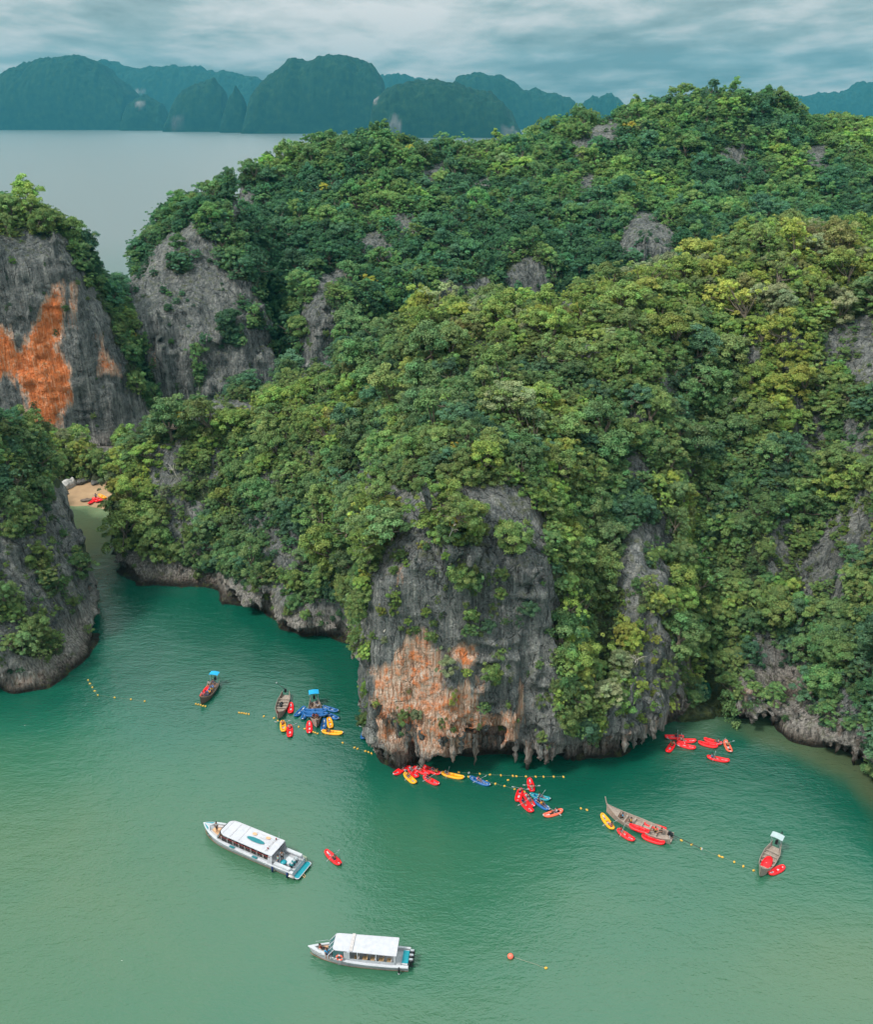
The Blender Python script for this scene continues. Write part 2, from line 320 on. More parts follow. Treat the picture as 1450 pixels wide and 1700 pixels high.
def stain_at(u, v):
    s = np.zeros(u.shape, np.float32)
    j = 8 * noise(u / 9.0, v / 30.0, 0.7, 91) + 6 * noise(u / 4.0, v / 45.0, 0.1, 93) + 4 * noise(u / 2.2, v / 30.0, .4, 95)
    for poly, k in STAIN:
        x0, x1 = min(p[0] for p in poly) - 15, max(p[0] for p in poly) + 15; y0, y1 = min(p[1] for p in poly) - 15, max(p[1] for p in poly) + 15
        m = (u > x0) & (u < x1) & (v > y0) & (v < y1)
        if m.any(): s[m] = np.maximum(s[m], k * smoothstep(-20, 18, poly_sd(u[m], v[m], poly) + j[m]))
    return s

def height_grid(blobs, xs, ys, relief=2.2, ribs=(0, 1, 1, 0, 1), gullies=()):
    gx, gy = np.meshgrid(xs, ys, indexing='ij'); gx = gx.astype(np.float32); gy = gy.astype(np.float32)
    H = np.full(gx.shape, -60, np.float32); S = np.full(gx.shape, -60, np.float32); NN = np.zeros(gx.shape, np.float32)
    wx = gx + 1.6 * noise(gx / 9, gy / 9, 0.5, 31) + .7 * noise(gx / 3.4, gy / 3.4, 0.5, 33); wy = gy + 1.6 * noise(gx / 9, gy / 9, 9.5, 35) + .7 * noise(gx / 3.4, gy / 3.4, 9.5, 36)
    for poly, lean, ctl, notch in blobs:
        d, pack = poly_sd(wx, wy, poly, lean)
        top = tps(ctl, gx, gy).astype(np.float32) + relief * (1 - .6 * smoothstep(ribs[3], ribs[4], gy)) * (fbm(gx / 14, gy / 14, 0.2, 41, 3) + .9 * noise(gx / 31, gy / 31, .6, 43))
        rf = 1 - .85 * smoothstep(ribs[3], ribs[4], gy)
        if ribs[0]: top = top + rf * ribs[0] * noise(gx / ribs[1], gy / ribs[2], .4, 45) + rf * ribs[0] * .4 * noise(gx / ribs[1] * 2.2, gy / ribs[2] * 2, .4, 47)
        for (ax, ay, bx_, by_, w_, dp) in gullies:
            L2 = (bx_ - ax) ** 2 + (by_ - ay) ** 2; tt = np.clip(((gx - ax) * (bx_ - ax) + (gy - ay) * (by_ - ay)) / L2, 0, 1)
            dd = np.sqrt((gx - ax - tt * (bx_ - ax)) ** 2 + (gy - ay - tt * (by_ - ay)) ** 2); top = top - dp * (1 - .6 * tt) * np.exp(-(dd / w_) ** 2)
        h = smin(d / np.maximum(pack, .04), top, 4.0)
        if notch is not None:
            _, nn = poly_sd(wx, wy, poly, notch); NN = np.where(d > S, nn, NN)
        S = np.maximum(S, d); H = smax(H, h, 3.0)
    return H, S, NN

def bilin(G, xs, ys, x, y):
    fx = np.clip((x - xs[0]) / (xs[1] - xs[0]), 0, len(xs) - 1.001); fy = np.clip((y - ys[0]) / (ys[1] - ys[0]), 0, len(ys) - 1.001)
    i = fx.astype(np.int32); j = fy.astype(np.int32); fx = fx - i; fy = fy - j
    return G[i, j] * (1 - fx) * (1 - fy) + G[i + 1, j] * fx * (1 - fy) + G[i, j + 1] * (1 - fx) * fy + G[i + 1, j + 1] * fx * fy

def karst(name, blobs, box, h, caves=(), amp=1.0, notch=True, relief=2.2, ribs=(0, 1, 1, 0, 1), gullies=()):
    (x0, x1), (y0, y1), (z0, z1) = box
    xs = np.arange(x0, x1, h, dtype=np.float32); ys = np.arange(y0, y1, h, dtype=np.float32); zs = np.arange(z0, z1, h, dtype=np.float32)
    H, S, NN = height_grid(blobs, xs, ys, relief, ribs, gullies)
    gxd, gyd = np.gradient(H, h); G = np.sqrt(1 + gxd ** 2 + gyd ** 2)
    f = ((H[:, :, None] - zs[None, None, :]) / G[:, :, None]).astype(np.float32)
    band = 3.0
    act = np.abs(f) < band
    log(name, 'field')
    if notch: act |= (S[:, :, None] > -3) & (S[:, :, None] < 11) & (zs[None, None, :] < 6.5)
    f = np.clip(f, -band, band)
    I, J, K = np.nonzero(act); del act
    X, Y, Z = xs[I], ys[J], zs[K]
    v = f[I, J, K]
    steep = smoothstep(1.2, 3.0, G[I, J])
    f1 = 1 - np.abs(noise(X / 4.2, Y / 4.2, Z / 24, 3)) * 2.2; f2 = 1 - np.abs(noise(X / 1.7, Y / 1.7, Z / 9, 5)) * 2.2
    flute = f1 * .75 + f2 * .42 - .55
    block = noise(X / 8, Y / 8, Z / 7, 7) * 1.3 + (1 - 2 * np.abs(noise(X / 2.9, Y / 2.9, Z / 2.2, 9))) * .55 + noise(X / 1.1, Y / 1.1, Z / 1.3, 11) * .36
    v = v + amp * (flute * steep * 1.15 + block * (.45 + .55 * steep))
    if notch:
        low = np.nonzero(Z < 8.0)[0]
        s, nn, X_, Y_, Z_ = S[I, J][low], NN[I, J][low], X[low], Y[low], Z[low]
        lip = 3.1 + .25 * np.clip(nn - 3, 0, 4) + 1.5 * noise(X_ / 4, Y_ / 4, .3, 13) + 1.3 * noise(X_ / 1.3, Y_ / 1.3, .3, 15)
        under = 1 / (1 + np.exp(-np.clip((lip - Z_) / .3, -30, 30)))
        shelf = smoothstep(.5, -.6, Z_ - .9 * noise(X_ / 4, Y_ / 4, .9, 19)) * smoothstep(-.1, .5, noise(X_ / 9, Y_ / 9, .7, 21))
        dep = nn * (.75 + .5 * noise(X_ / 6, Y_ / 6, Z_ / 6, 23)) * (1 - .75 * shelf)
        nf = s - dep * under + 2.0 * (1 - under) + .5 * noise(X_ / 1.6, Y_ / 1.6, Z_ / 1.6, 25) + .9 * noise(X_ / 4, Y_ / 4, Z_ / 3, 27)
        v[low] = np.minimum(v[low], nf)
    for (cx, cy, cz, rx, ry, rz) in caves:
        near = np.nonzero((np.abs(X - cx) < rx * 1.6) & (np.abs(Y - cy) < ry * 1.6) & (np.abs(Z - cz) < rz * 1.6))[0]
        if not len(near): continue
        Xf, Yf, Zf = X, Y, Z; X, Y, Z = X[near], Y[near], Z[near]
        e = np.sqrt(((X - cx) / rx) ** 2 + ((Y - cy) / ry) ** 2 + ((Z - cz) / rz) ** 2) + .18 * noise(X / 1.2, Y / 1.2, Z / 1.2, 29)
        v[near] = np.minimum(v[near], (e - 1) * min(rx, ry, rz)); X, Y, Z = Xf, Yf, Zf
    f[I, J, K] = v
    verts, quads = surface_nets(f, (x0, y0, z0), h)
    log(name, 'cells', len(I), 'verts', len(verts), 'quads', len(quads))
    return verts, quads

def vertex_normals(V, Q):
    n = np.cross(V[Q[:, 2]] - V[Q[:, 0]], V[Q[:, 3]] - V[Q[:, 1]])
    out = np.zeros_like(V)
    for k in range(4): np.add.at(out, Q[:, k], n)
    return out / (np.linalg.norm(out, axis=1, keepdims=True) + 1e-9), n

KARSTS = []
def make_karst(name, label, blobs, box, h, mat, **kw):
    V, Q = karst(name, blobs, box, h, **kw)
    VN, FN = vertex_normals(V, Q)
    u, v, d = project(V)
    veg = plant_share(u.astype(np.float32), v.astype(np.float32))
    st = stain_at(u.astype(np.float32), v.astype(np.float32))
    me = mesh_from(V, Q, name)
    add_attr(me, 'veg', veg); add_attr(me, 'stain', st)
    o = link(name, me, mat=mat, kind='structure', label=label)
    KARSTS.append(dict(V=V, Q=Q, VN=VN, FN=FN, veg=veg, obj=o, h=h))
    return o
# ------------------------------------------------------------------ materials
def new_mat(name):
    m = bpy.data.materials.new(name); m.use_nodes = True
    nt = m.node_tree; nt.nodes.clear()
    out = nt.nodes.new('ShaderNodeOutputMaterial'); b = nt.nodes.new('ShaderNodeBsdfPrincipled')
    nt.links.new(b.outputs[0], out.inputs['Surface'])
    return m, nt.nodes, nt.links, b, out
def ramp(nodes, stops):
    r = nodes.new('ShaderNodeValToRGB'); e = r.color_ramp.elements
    e[0].position, e[0].color = stops[0][0], (*stops[0][1], 1) if len(stops[0][1]) == 3 else stops[0][1]
    e[1].position, e[1].color = stops[-1][0], (*stops[-1][1], 1)
    for p, c in stops[1:-1]:
        x = e.new(p); x.color = (*c, 1)
    return r
def mixc(nodes, links, fac, a, b, blend='MIX'):
    m = nodes.new('ShaderNodeMix'); m.data_type = 'RGBA'; m.blend_type = blend
    for s, k in ((fac, 0), (a, 'A'), (b, 'B')):
        i = m.inputs[k] if k == 0 else [x for x in m.inputs if x.name == k and x.type == 'RGBA'][0]
        if hasattr(s, 'links') or hasattr(s, 'is_linked'): links.new(s, i)
        elif isinstance(s, tuple): i.default_value = (*s, 1) if len(s) == 3 else s
        else: i.default_value = s
    return [x for x in m.outputs if x.type == 'RGBA'][0]
def math_(nodes, links, op, a, b=None, clamp=False):
    m = nodes.new('ShaderNodeMath'); m.operation = op; m.use_clamp = clamp
    for k, s in ((0, a), (1, b)):
        if s is None: continue
        if isinstance(s, (int, float)): m.inputs[k].default_value = s
        else: links.new(s, m.inputs[k])
    return m.outputs[0]
def tex_noise(nodes, links, vec, scale, detail=4.0, rough=.55, dist=0.0):
    n = nodes.new('ShaderNodeTexNoise'); n.inputs['Scale'].default_value = scale; n.inputs['Detail'].default_value = detail
    n.inputs['Roughness'].default_value = rough; n.inputs['Distortion'].default_value = dist
    links.new(vec, n.inputs['Vector']); return n.outputs['Fac']
def mapping(nodes, links, vec, scale=(1, 1, 1), rot=(0, 0, 0)):
    m = nodes.new('ShaderNodeMapping'); m.inputs['Scale'].default_value = scale; m.inputs['Rotation'].default_value = rot
    links.new(vec, m.inputs['Vector']); return m.outputs[0]
def attr(nodes, name, kind='GEOMETRY'):
    a = nodes.new('ShaderNodeAttribute'); a.attribute_name = name; a.attribute_type = kind; return a
def mrange(nodes, links, v, a, b, c=0.0, d=1.0):
    m = nodes.new('ShaderNodeMapRange'); m.inputs['From Min'].default_value = a; m.inputs['From Max'].default_value = b
    m.inputs['To Min'].default_value = c; m.inputs['To Max'].default_value = d; links.new(v, m.inputs['Value']); return m.outputs[0]

def rock_material():
    m, n, l, b, out = new_mat('limestone')
    geo = n.new('ShaderNodeNewGeometry'); pos = geo.outputs['Position']
    sep = n.new('ShaderNodeSeparateXYZ'); l.new(pos, sep.inputs[0])
    # vertical weathering streaks
    st1 = tex_noise(n, l, mapping(n, l, pos, (1.1, 1.1, .07)), 1.0, 6, .62)
    st2 = tex_noise(n, l, mapping(n, l, pos, (3.2, 3.2, .22)), 1.0, 5, .6)
    big = tex_noise(n, l, pos, .09, 5, .6)
    mid = tex_noise(n, l, pos, .8, 6, .65)
    fine = tex_noise(n, l, pos, 4.5, 6, .7)
    base = ramp(n, [(.34, (.048, .054, .055)), (.46, (.134, .142, .141)), (.55, (.215, .22, .215)), (.68, (.40, .395, .375))])
    mixv = math_(n, l, 'ADD', math_(n, l, 'MULTIPLY', st1, .55), math_(n, l, 'ADD', math_(n, l, 'MULTIPLY', mid, .22), math_(n, l, 'MULTIPLY', big, .23)))
    l.new(mixv, base.inputs[0])
    col = base.outputs[0]
    streak = ramp(n, [(.38, (.42, .43, .45)), (.47, (.90, .91, .92)), (.56, (1.1, 1.08, 1.06)), (.64, (1.75, 1.66, 1.58))]); st0 = tex_noise(n, l, mapping(n, l, pos, (.34, .34, .03)), 1.0, 4, .6); l.new(math_(n, l, 'ADD', math_(n, l, 'MULTIPLY', st2, .5), math_(n, l, 'MULTIPLY', st0, .5)), streak.inputs[0])
    col = mixc(n, l, .8, col, streak.outputs[0], 'MULTIPLY')
    grain = ramp(n, [(.34, (.50, .50, .51)), (.50, (1, 1, 1)), (.66, (1.4, 1.4, 1.38))]); l.new(fine, grain.inputs[0])
    col = mixc(n, l, .7, col, grain.outputs[0], 'MULTIPLY')
    # cracks
    vor = n.new('ShaderNodeTexVoronoi'); vor.feature = 'DISTANCE_TO_EDGE'; vor.inputs['Scale'].default_value = .34
    dn = n.new('ShaderNodeTexNoise'); dn.inputs['Scale'].default_value = .5; dn.inputs['Detail'].default_value = 5; l.new(pos, dn.inputs['Vector'])
    va = n.new('ShaderNodeVectorMath'); va.operation = 'MULTIPLY_ADD'; va.inputs[1].default_value = (5.0, 5.0, 5.0); l.new(dn.outputs['Color'], va.inputs[0]); l.new(mapping(n, l, pos, (1, 1, .55)), va.inputs[2])
    l.new(va.outputs[0], vor.inputs['Vector'])
    crack = mrange(n, l, vor.outputs['Distance'], .0, .016)
    crackm = math_(n, l, 'MAXIMUM', crack, mrange(n, l, big, .44, .54))
    col = mixc(n, l, math_(n, l, 'MULTIPLY', math_(n, l, 'SUBTRACT', 1.0, crackm), .75), col, (.03, .031, .032))
    vor2 = n.new('ShaderNodeTexVoronoi'); vor2.feature = 'DISTANCE_TO_EDGE'; vor2.inputs['Scale'].default_value = .55
    va2 = n.new('ShaderNodeVectorMath'); va2.operation = 'MULTIPLY_ADD'; va2.inputs[1].default_value = (1.5, 1.5, .4); l.new(dn.outputs['Color'], va2.inputs[0]); l.new(mapping(n, l, pos, (1, 1, .10)), va2.inputs[2]); l.new(va2.outputs[0], vor2.inputs['Vector'])
    split = math_(n, l, 'MAXIMUM', mrange(n, l, vor2.outputs['Distance'], .0, .030), mrange(n, l, mid, .46, .54))
    col = mixc(n, l, math_(n, l, 'MULTIPLY', math_(n, l, 'SUBTRACT', 1.0, split), .8), col, (.022, .023, .024))
    # orange and pink mineral streaks
    sa = attr(n, 'stain').outputs['Fac']
    thr = math_(n, l, 'ADD', math_(n, l, 'MULTIPLY', st1, .95), math_(n, l, 'MULTIPLY', st2, .75))
    sm = mrange(n, l, math_(n, l, 'SUBTRACT', math_(n, l, 'MULTIPLY', sa, 1.25), thr), -.30, .02)
    orange = ramp(n, [(.22, (.22, .065, .035)), (.36, (.60, .135, .036)), (.50, (.82, .235, .070)), (.62, (.80, .40, .24))])
    l.new(math_(n, l, 'ADD', math_(n, l, 'MULTIPLY', st2, .6), math_(n, l, 'MULTIPLY', mid, .4)), orange.inputs[0])
    pink = ramp(n, [(.30, (.14, .085, .065)), (.42, (.52, .29, .19)), (.54, (.66, .46, .35)), (.66, (.70, .58, .49))]); l.new(st2, pink.inputs[0])
    oc = mixc(n, l, mrange(n, l, math_(n, l, 'ADD', sa, math_(n, l, 'MULTIPLY', math_(n, l, 'SUBTRACT', mid, .5), 1.3)), .75, .95), pink.outputs[0], orange.outputs[0])
    col = mixc(n, l, sm, col, oc)
    # pale dripstone rim just above the undercut
    rim = mrange(n, l, math_(n, l, 'ADD', sep.outputs['Z'], math_(n, l, 'MULTIPLY', st1, 5.0)), 9.0, 6.0)
    rcol = ramp(n, [(.33, (.08, .074, .07)), (.47, (.27, .235, .21)), (.62, (.50, .45, .41))]); l.new(st2, rcol.inputs[0])
    col = mixc(n, l, math_(n, l, 'MULTIPLY', rim, .65), col, rcol.outputs[0])
    # brown tidal band and dark wet foot
    tide = mrange(n, l, math_(n, l, 'ADD', sep.outputs['Z'], math_(n, l, 'MULTIPLY', mid, 3.0)), 4.2, 2.4)
    tcol = ramp(n, [(.35, (.035, .027, .022)), (.55, (.11, .082, .066)), (.7, (.26, .20, .165))]); l.new(st2, tcol.inputs[0])
    col = mixc(n, l, math_(n, l, 'MULTIPLY', tide, .8), col, tcol.outputs[0])
    wet = mrange(n, l, math_(n, l, 'ADD', sep.outputs['Z'], math_(n, l, 'MULTIPLY', fine, .8)), 1.7, .8)
    col = mixc(n, l, wet, col, (.022, .018, .014))
    # thin plants, moss and soil where the ground is overgrown
    va_ = attr(n, 'veg').outputs['Fac']
    nz = n.new('ShaderNodeSeparateXYZ'); l.new(geo.outputs['Normal'], nz.inputs[0])
    soil = ramp(n, [(.35, (.020, .035, .012)), (.6, (.05, .075, .022)), (.75, (.085, .075, .035))]); l.new(mid, soil.inputs[0])
    vm = mrange(n, l, math_(n, l, 'ADD', va_, math_(n, l, 'MULTIPLY', mid, .6)), .85, 1.15)
    col = mixc(n, l, math_(n, l, 'MULTIPLY', vm, .85), col, soil.outputs[0])
    moss = math_(n, l, 'MULTIPLY', mrange(n, l, mid, .52, .66), mrange(n, l, nz.outputs['Z'], .15, .65))
    col = mixc(n, l, math_(n, l, 'MULTIPLY', moss, .8), col, (.075, .088, .028))
    l.new(col, b.inputs['Base Color'])
    b.inputs['Roughness'].default_value = .9; b.inputs['Specular IOR Level'].default_value = .25
    bsum = math_(n, l, 'ADD', math_(n, l, 'MULTIPLY', st2, .5), math_(n, l, 'ADD', math_(n, l, 'MULTIPLY', mid, 1.2), math_(n, l, 'MULTIPLY', fine, .3)))
    bsum = math_(n, l, 'ADD', math_(n, l, 'ADD', bsum, math_(n, l, 'MULTIPLY', crackm, .5)), math_(n, l, 'MULTIPLY', split, .4))
    bp = n.new('ShaderNodeBump'); bp.inputs['Strength'].default_value = 1.0; bp.inputs['Distance'].default_value = 1.2; l.new(bsum, bp.inputs['Height'])
    l.new(bp.outputs[0], b.inputs['Normal'])
    return m

def water_material():
    m, n, l, b, out = new_mat('sea_water')
    geo = n.new('ShaderNodeNewGeometry'); pos = geo.outputs['Position']
    sh = attr(n, 'shoal').outputs['Fac']; br = attr(n, 'shallow').outputs['Fac']
    big = tex_noise(n, l, pos, .035, 4, .55, .6)
    fac = math_(n, l, 'ADD', sh, math_(n, l, 'MULTIPLY', math_(n, l, 'SUBTRACT', big, .5), .55))
    c = ramp(n, [(.0, (.0030, .066, .042)), (.35, (.010, .092, .056)), (.65, (.026, .108, .060)), (1.0, (.058, .120, .060))]); l.new(fac, c.inputs[0])
    col = mixc(n, l, br, c.outputs[0], (.15, .125, .055))
    col = mixc(n, l, attr(n, 'clear').outputs['Fac'], col, (.17, .24, .13))
    sp_ = n.new('ShaderNodeSeparateXYZ'); l.new(pos, sp_.inputs[0])
    col = mixc(n, l, mrange(n, l, sp_.outputs['Y'], 240, 700), col, (.10, .125, .125))  # reflected sky painted into the base colour of the far water
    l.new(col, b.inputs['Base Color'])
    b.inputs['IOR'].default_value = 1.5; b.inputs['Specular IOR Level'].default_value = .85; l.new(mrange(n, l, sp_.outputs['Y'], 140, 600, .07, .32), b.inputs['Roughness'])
    sep = n.new('ShaderNodeSeparateXYZ'); l.new(pos, sep.inputs[0])
    r1 = tex_noise(n, l, mapping(n, l, pos, (.55, 1.3, 1), (0, 0, .25)), .9, 3, .55, .4)
    r2 = tex_noise(n, l, mapping(n, l, pos, (.7, 1.25, 1), (0, 0, -.5)), 2.6, 3, .6, .3)
    r3 = tex_noise(n, l, mapping(n, l, pos, (.8, 1.2, 1), (0, 0, .1)), .22, 2, .5)
    hs = math_(n, l, 'ADD', math_(n, l, 'MULTIPLY', r1, .55), math_(n, l, 'ADD', math_(n, l, 'MULTIPLY', r2, .42), math_(n, l, 'MULTIPLY', r3, .9)))
    gust = tex_noise(n, l, pos, .03, 3, .5)
    calm = mrange(n, l, sep.outputs['Y'], 150, 700, 1.0, .45)
    bp = n.new('ShaderNodeBump'); bp.inputs['Distance'].default_value = .20; l.new(hs, bp.inputs['Height'])
    l.new(math_(n, l, 'MULTIPLY', calm, mrange(n, l, gust, .35, .65, .55, 1.0)), bp.inputs['Strength'])
    l.new(bp.outputs[0], b.inputs['Normal'])
    return m

def leaf_material(name='foliage', transl=.14):
    m, n, l, b, out = new_mat(name)
    ta = attr(n, 'tint', 'INSTANCER'); sa = attr(n, 'shade')
    hsv = n.new('ShaderNodeHueSaturation'); l.new(ta.outputs['Color'], hsv.inputs['Color'])
    l.new(mrange(n, l, sa.outputs['Fac'], 0, 1, .55, 1.5), hsv.inputs['Value'])
    l.new(mrange(n, l, attr(n, 'hue').outputs['Fac'], 0, 1, .462, .535), hsv.inputs['Hue'])
    l.new(hsv.outputs[0], b.inputs['Base Color'])
    b.inputs['Roughness'].default_value = .62; b.inputs['Specular IOR Level'].default_value = .22
    t = n.new('ShaderNodeBsdfTranslucent'); l.new(hsv.outputs[0], t.inputs['Color'])
    mx = n.new('ShaderNodeMixShader'); mx.inputs[0].default_value = transl
    l.new(b.outputs[0], mx.inputs[1]); l.new(t.outputs[0], mx.inputs[2]); l.new(mx.outputs[0], out.inputs['Surface'])
    return m
def plain(name, color, rough=.5, spec=.5, metal=0.0, var=.12, scale=3.0, bump=0.0):
    """a painted or natural surface with slight mottling"""
    m, n, l, b, out = new_mat(name)
    tc = n.new('ShaderNodeTexCoord')
    f = tex_noise(n, l, tc.outputs['Object'], scale, 5, .6)
    r = ramp(n, [(.3, tuple(c * (1 - var) for c in color)), (.7, tuple(min(1, c * (1 + var)) for c in color))]); l.new(f, r.inputs[0])
    l.new(r.outputs[0], b.inputs['Base Color'])
    b.inputs['Roughness'].default_value = rough; b.inputs['Specular IOR Level'].default_value = spec; b.inputs['Metallic'].default_value = metal
    if bump:
        bp = n.new('ShaderNodeBump'); bp.inputs['Distance'].default_value = bump; l.new(f, bp.inputs['Height']); l.new(bp.outputs[0], b.inputs['Normal'])
    return m
def wood_material(name, a, bcol):
    m, n, l, b, out = new_mat(name)
    tc = n.new('ShaderNodeTexCoord')
    f = tex_noise(n, l, mapping(n, l, tc.outputs['Object'], (.6, 9, 9)), 1.6, 6, .65)
    r = ramp(n, [(.3, a), (.72, bcol)]); l.new(f, r.inputs[0]); l.new(r.outputs[0], b.inputs['Base Color']); b.inputs['Roughness'].default_value = .75
    return m
def hill_material():
    m, n, l, b, out = new_mat('far_forest')
    geo = n.new('ShaderNodeNewGeometry'); pos = geo.outputs['Position']
    f = tex_noise(n, l, pos, .035, 6, .7); g = tex_noise(n, l, pos, .004, 4, .55)
    r = ramp(n, [(.3, (.004, .014, .009)), (.55, (.013, .034, .016)), (.75, (.032, .058, .022))]); l.new(f, r.inputs[0])
    bare = attr(n, 'bare').outputs['Fac']
    rk = ramp(n, [(.3, (.05, .05, .05)), (.7, (.20, .185, .175))]); l.new(tex_noise(n, l, mapping(n, l, pos, (1, 1, .2)), .03, 5, .6), rk.inputs[0])
    l.new(mixc(n, l, bare, r.outputs[0], rk.outputs[0]), b.inputs['Base Color'])
    b.inputs['Roughness'].default_value = .95; b.inputs['Specular IOR Level'].default_value = .1
    return m

ROCKM = rock_material(); WATERM = water_material(); LEAFM = leaf_material(); HILLM = hill_material()
SANDM = plain('beach_sand', (.34, .225, .135), .95, .1, var=.12, scale=.6, bump=.05)

# ------------------------------------------------------------------ water
fine_x = np.arange(-130, 160.1, 1.6); fine_y = np.arange(40, 242.1, 1.6)
far = [30, 70, 140, 280, 600, 1300, 2800, 5500, 8600]
gx = np.r_[[-130 - f for f in far[::-1]], fine_x, [160 + f for f in far]]
gy = np.r_[[40 - f for f in [30, 90, 250, 700, 1500][::-1]], fine_y, [242 + f for f in far]]
MX, MY = np.meshgrid(gx, gy, indexing='ij')
wv = np.stack([MX, MY, np.zeros_like(MX)], -1).reshape(-1, 3)
nx_, ny_ = MX.shape
ii, jj = np.meshgrid(np.arange(nx_ - 1), np.arange(ny_ - 1), indexing='ij')
wq = np.stack([ii * ny_ + jj, (ii + 1) * ny_ + jj, (ii + 1) * ny_ + jj + 1, ii * ny_ + jj + 1], -1).reshape(-1, 4)
me = mesh_from(wv, wq, 'water')
px, py = wv[:, 0].astype(np.float32), wv[:, 1].astype(np.float32)
dsh = np.maximum(np.maximum(poly_sd(px, py, D_POLY), poly_sd(px, py, L1_POLY)), poly_sd(px, py, K_POLY))
shoal = .12 + .62 * smoothstep(122, 66, py + .25 * px + 9 * noise(px / 25, py / 25, .1, 51)) - .25 * smoothstep(14, 2, -dsh) + .18 * smoothstep(-20, -50, px) * smoothstep(125, 95, py) + .9 * smoothstep(150, 182, py) * smoothstep(-50, -66, px) * (py < 240)
shoal += .3 * np.exp(-(((px - 52) / 16) ** 2 + ((py - 70) / 8) ** 2))
mud = smoothstep(-4.5, 0, dsh + 1.5 * noise(px / 4, py / 4, .3, 55)) * smoothstep(30, 46, px) * smoothstep(130, 100, py) * .42
mud = np.maximum(mud, smoothstep(188, 195, py) * smoothstep(-60, -76, px) * (py < 240) * .5)
add_attr(me, 'clear', smoothstep(156, 186, py) * smoothstep(-52, -66, px) * (py < 240) * .9)
add_attr(me, 'shoal', np.clip(shoal, 0, 1)); add_attr(me, 'shallow', mud)
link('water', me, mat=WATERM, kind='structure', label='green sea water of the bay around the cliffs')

# ------------------------------------------------------------------ near karsts
def cave(u, v, Y, r):
    x, y, z = at_depth(u, v, Y); return (x, y, z, *r)
make_karst('karst_headland', 'forested limestone headland with a sheer grey and orange cliff', [(D_POLY, D_LEAN, D_CTRL, D_NOTCH)], ((-84, 132), (90, 224), (-1.6, 78)), .42, ROCKM, ribs=(3.6, 11.0, 34.0, 150, 170), gullies=[(39, 110, 54, 172, 6.5, 11), (19.5, 104, 30, 140, 4.0, 6), (57, 118, 74, 165, 4.5, 6), (-22, 136, -14, 172, 5, 6), (-45, 150, -40, 176, 5, 5)],
           caves=[cave(812, 1205, 103.5, (3.6, 3.0, 2.6)), cave(775, 1195, 102.5, (1.6, 2, 1.6)), cave(845, 1180, 103.2, (1.2, 1.6, 2.0)), cave(645, 1225, 105, (1.5, 3, 2.4)), cave(690, 1235, 102.5, (1.2, 2.5, 1.8)), cave(1205, 1150, 113, (1.6, 4, 5)), cave(400, 985, 149, (4, 3, 1.6)), cave(320, 965, 153, (3, 3, 1.4)), cave(200, 925, 166, (1.6, 2, 1.2)), cave(450, 1000, 143, (2, 3, 1.8))])
make_karst('karst_islet', 'grey limestone islet with shrubs at the channel mouth', [(L1_POLY, L1_LEAN, L1_CTRL, L1_NOTCH)], ((-128, -54), (108, 210), (-1.5, 46)), .5, ROCKM)
make_karst('karst_cliff', 'bare grey limestone cliff with large bright orange streaks', [(L2_POLY, L2_LEAN, L2_CTRL, None), (K_POLY, K_LEAN, K_CTRL, None)], ((-165, -68), (196, 296), (-1.5, 76)), .75, ROCKM, notch=False, amp=.8)
make_karst('karst_ridge', 'long forested limestone ridge with grey rock towers behind the headland', [(M_POLY, M_LEAN, M_CTRL, None), (E_POLY, E_LEAN, E_CTRL, None)], ((-114, 232), (240, 446), (-1.5, 112)), 1.0, ROCKM, notch=False, amp=2.0, relief=3.5, ribs=(8.0, 21.0, 60.0, 325, 362))

# ------------------------------------------------------------------ little beach
bx, by = np.meshgrid(np.linspace(-104, -70, 60), np.linspace(183, 211, 60), indexing='ij')
bz = -.5 + .085 * (by - 189.5 + .25 * (bx + 88)) + .12 * noise(bx / 3, by / 3, .4, 61)
bv = np.stack([bx, by, bz], -1).reshape(-1, 3)
ii, jj = np.meshgrid(np.arange(59), np.arange(59), indexing='ij')
link('beach', mesh_from(bv, np.stack([ii * 60 + jj, (ii + 1) * 60 + jj, (ii + 1) * 60 + jj + 1, ii * 60 + jj + 1], -1).reshape(-1, 4), 'beach'), mat=SANDM, kind='structure', label='small sandy beach at the end of the channel')
BEACH_Z = lambda x, y: -.5 + .085 * (y - 189.5 + .25 * (x + 88))

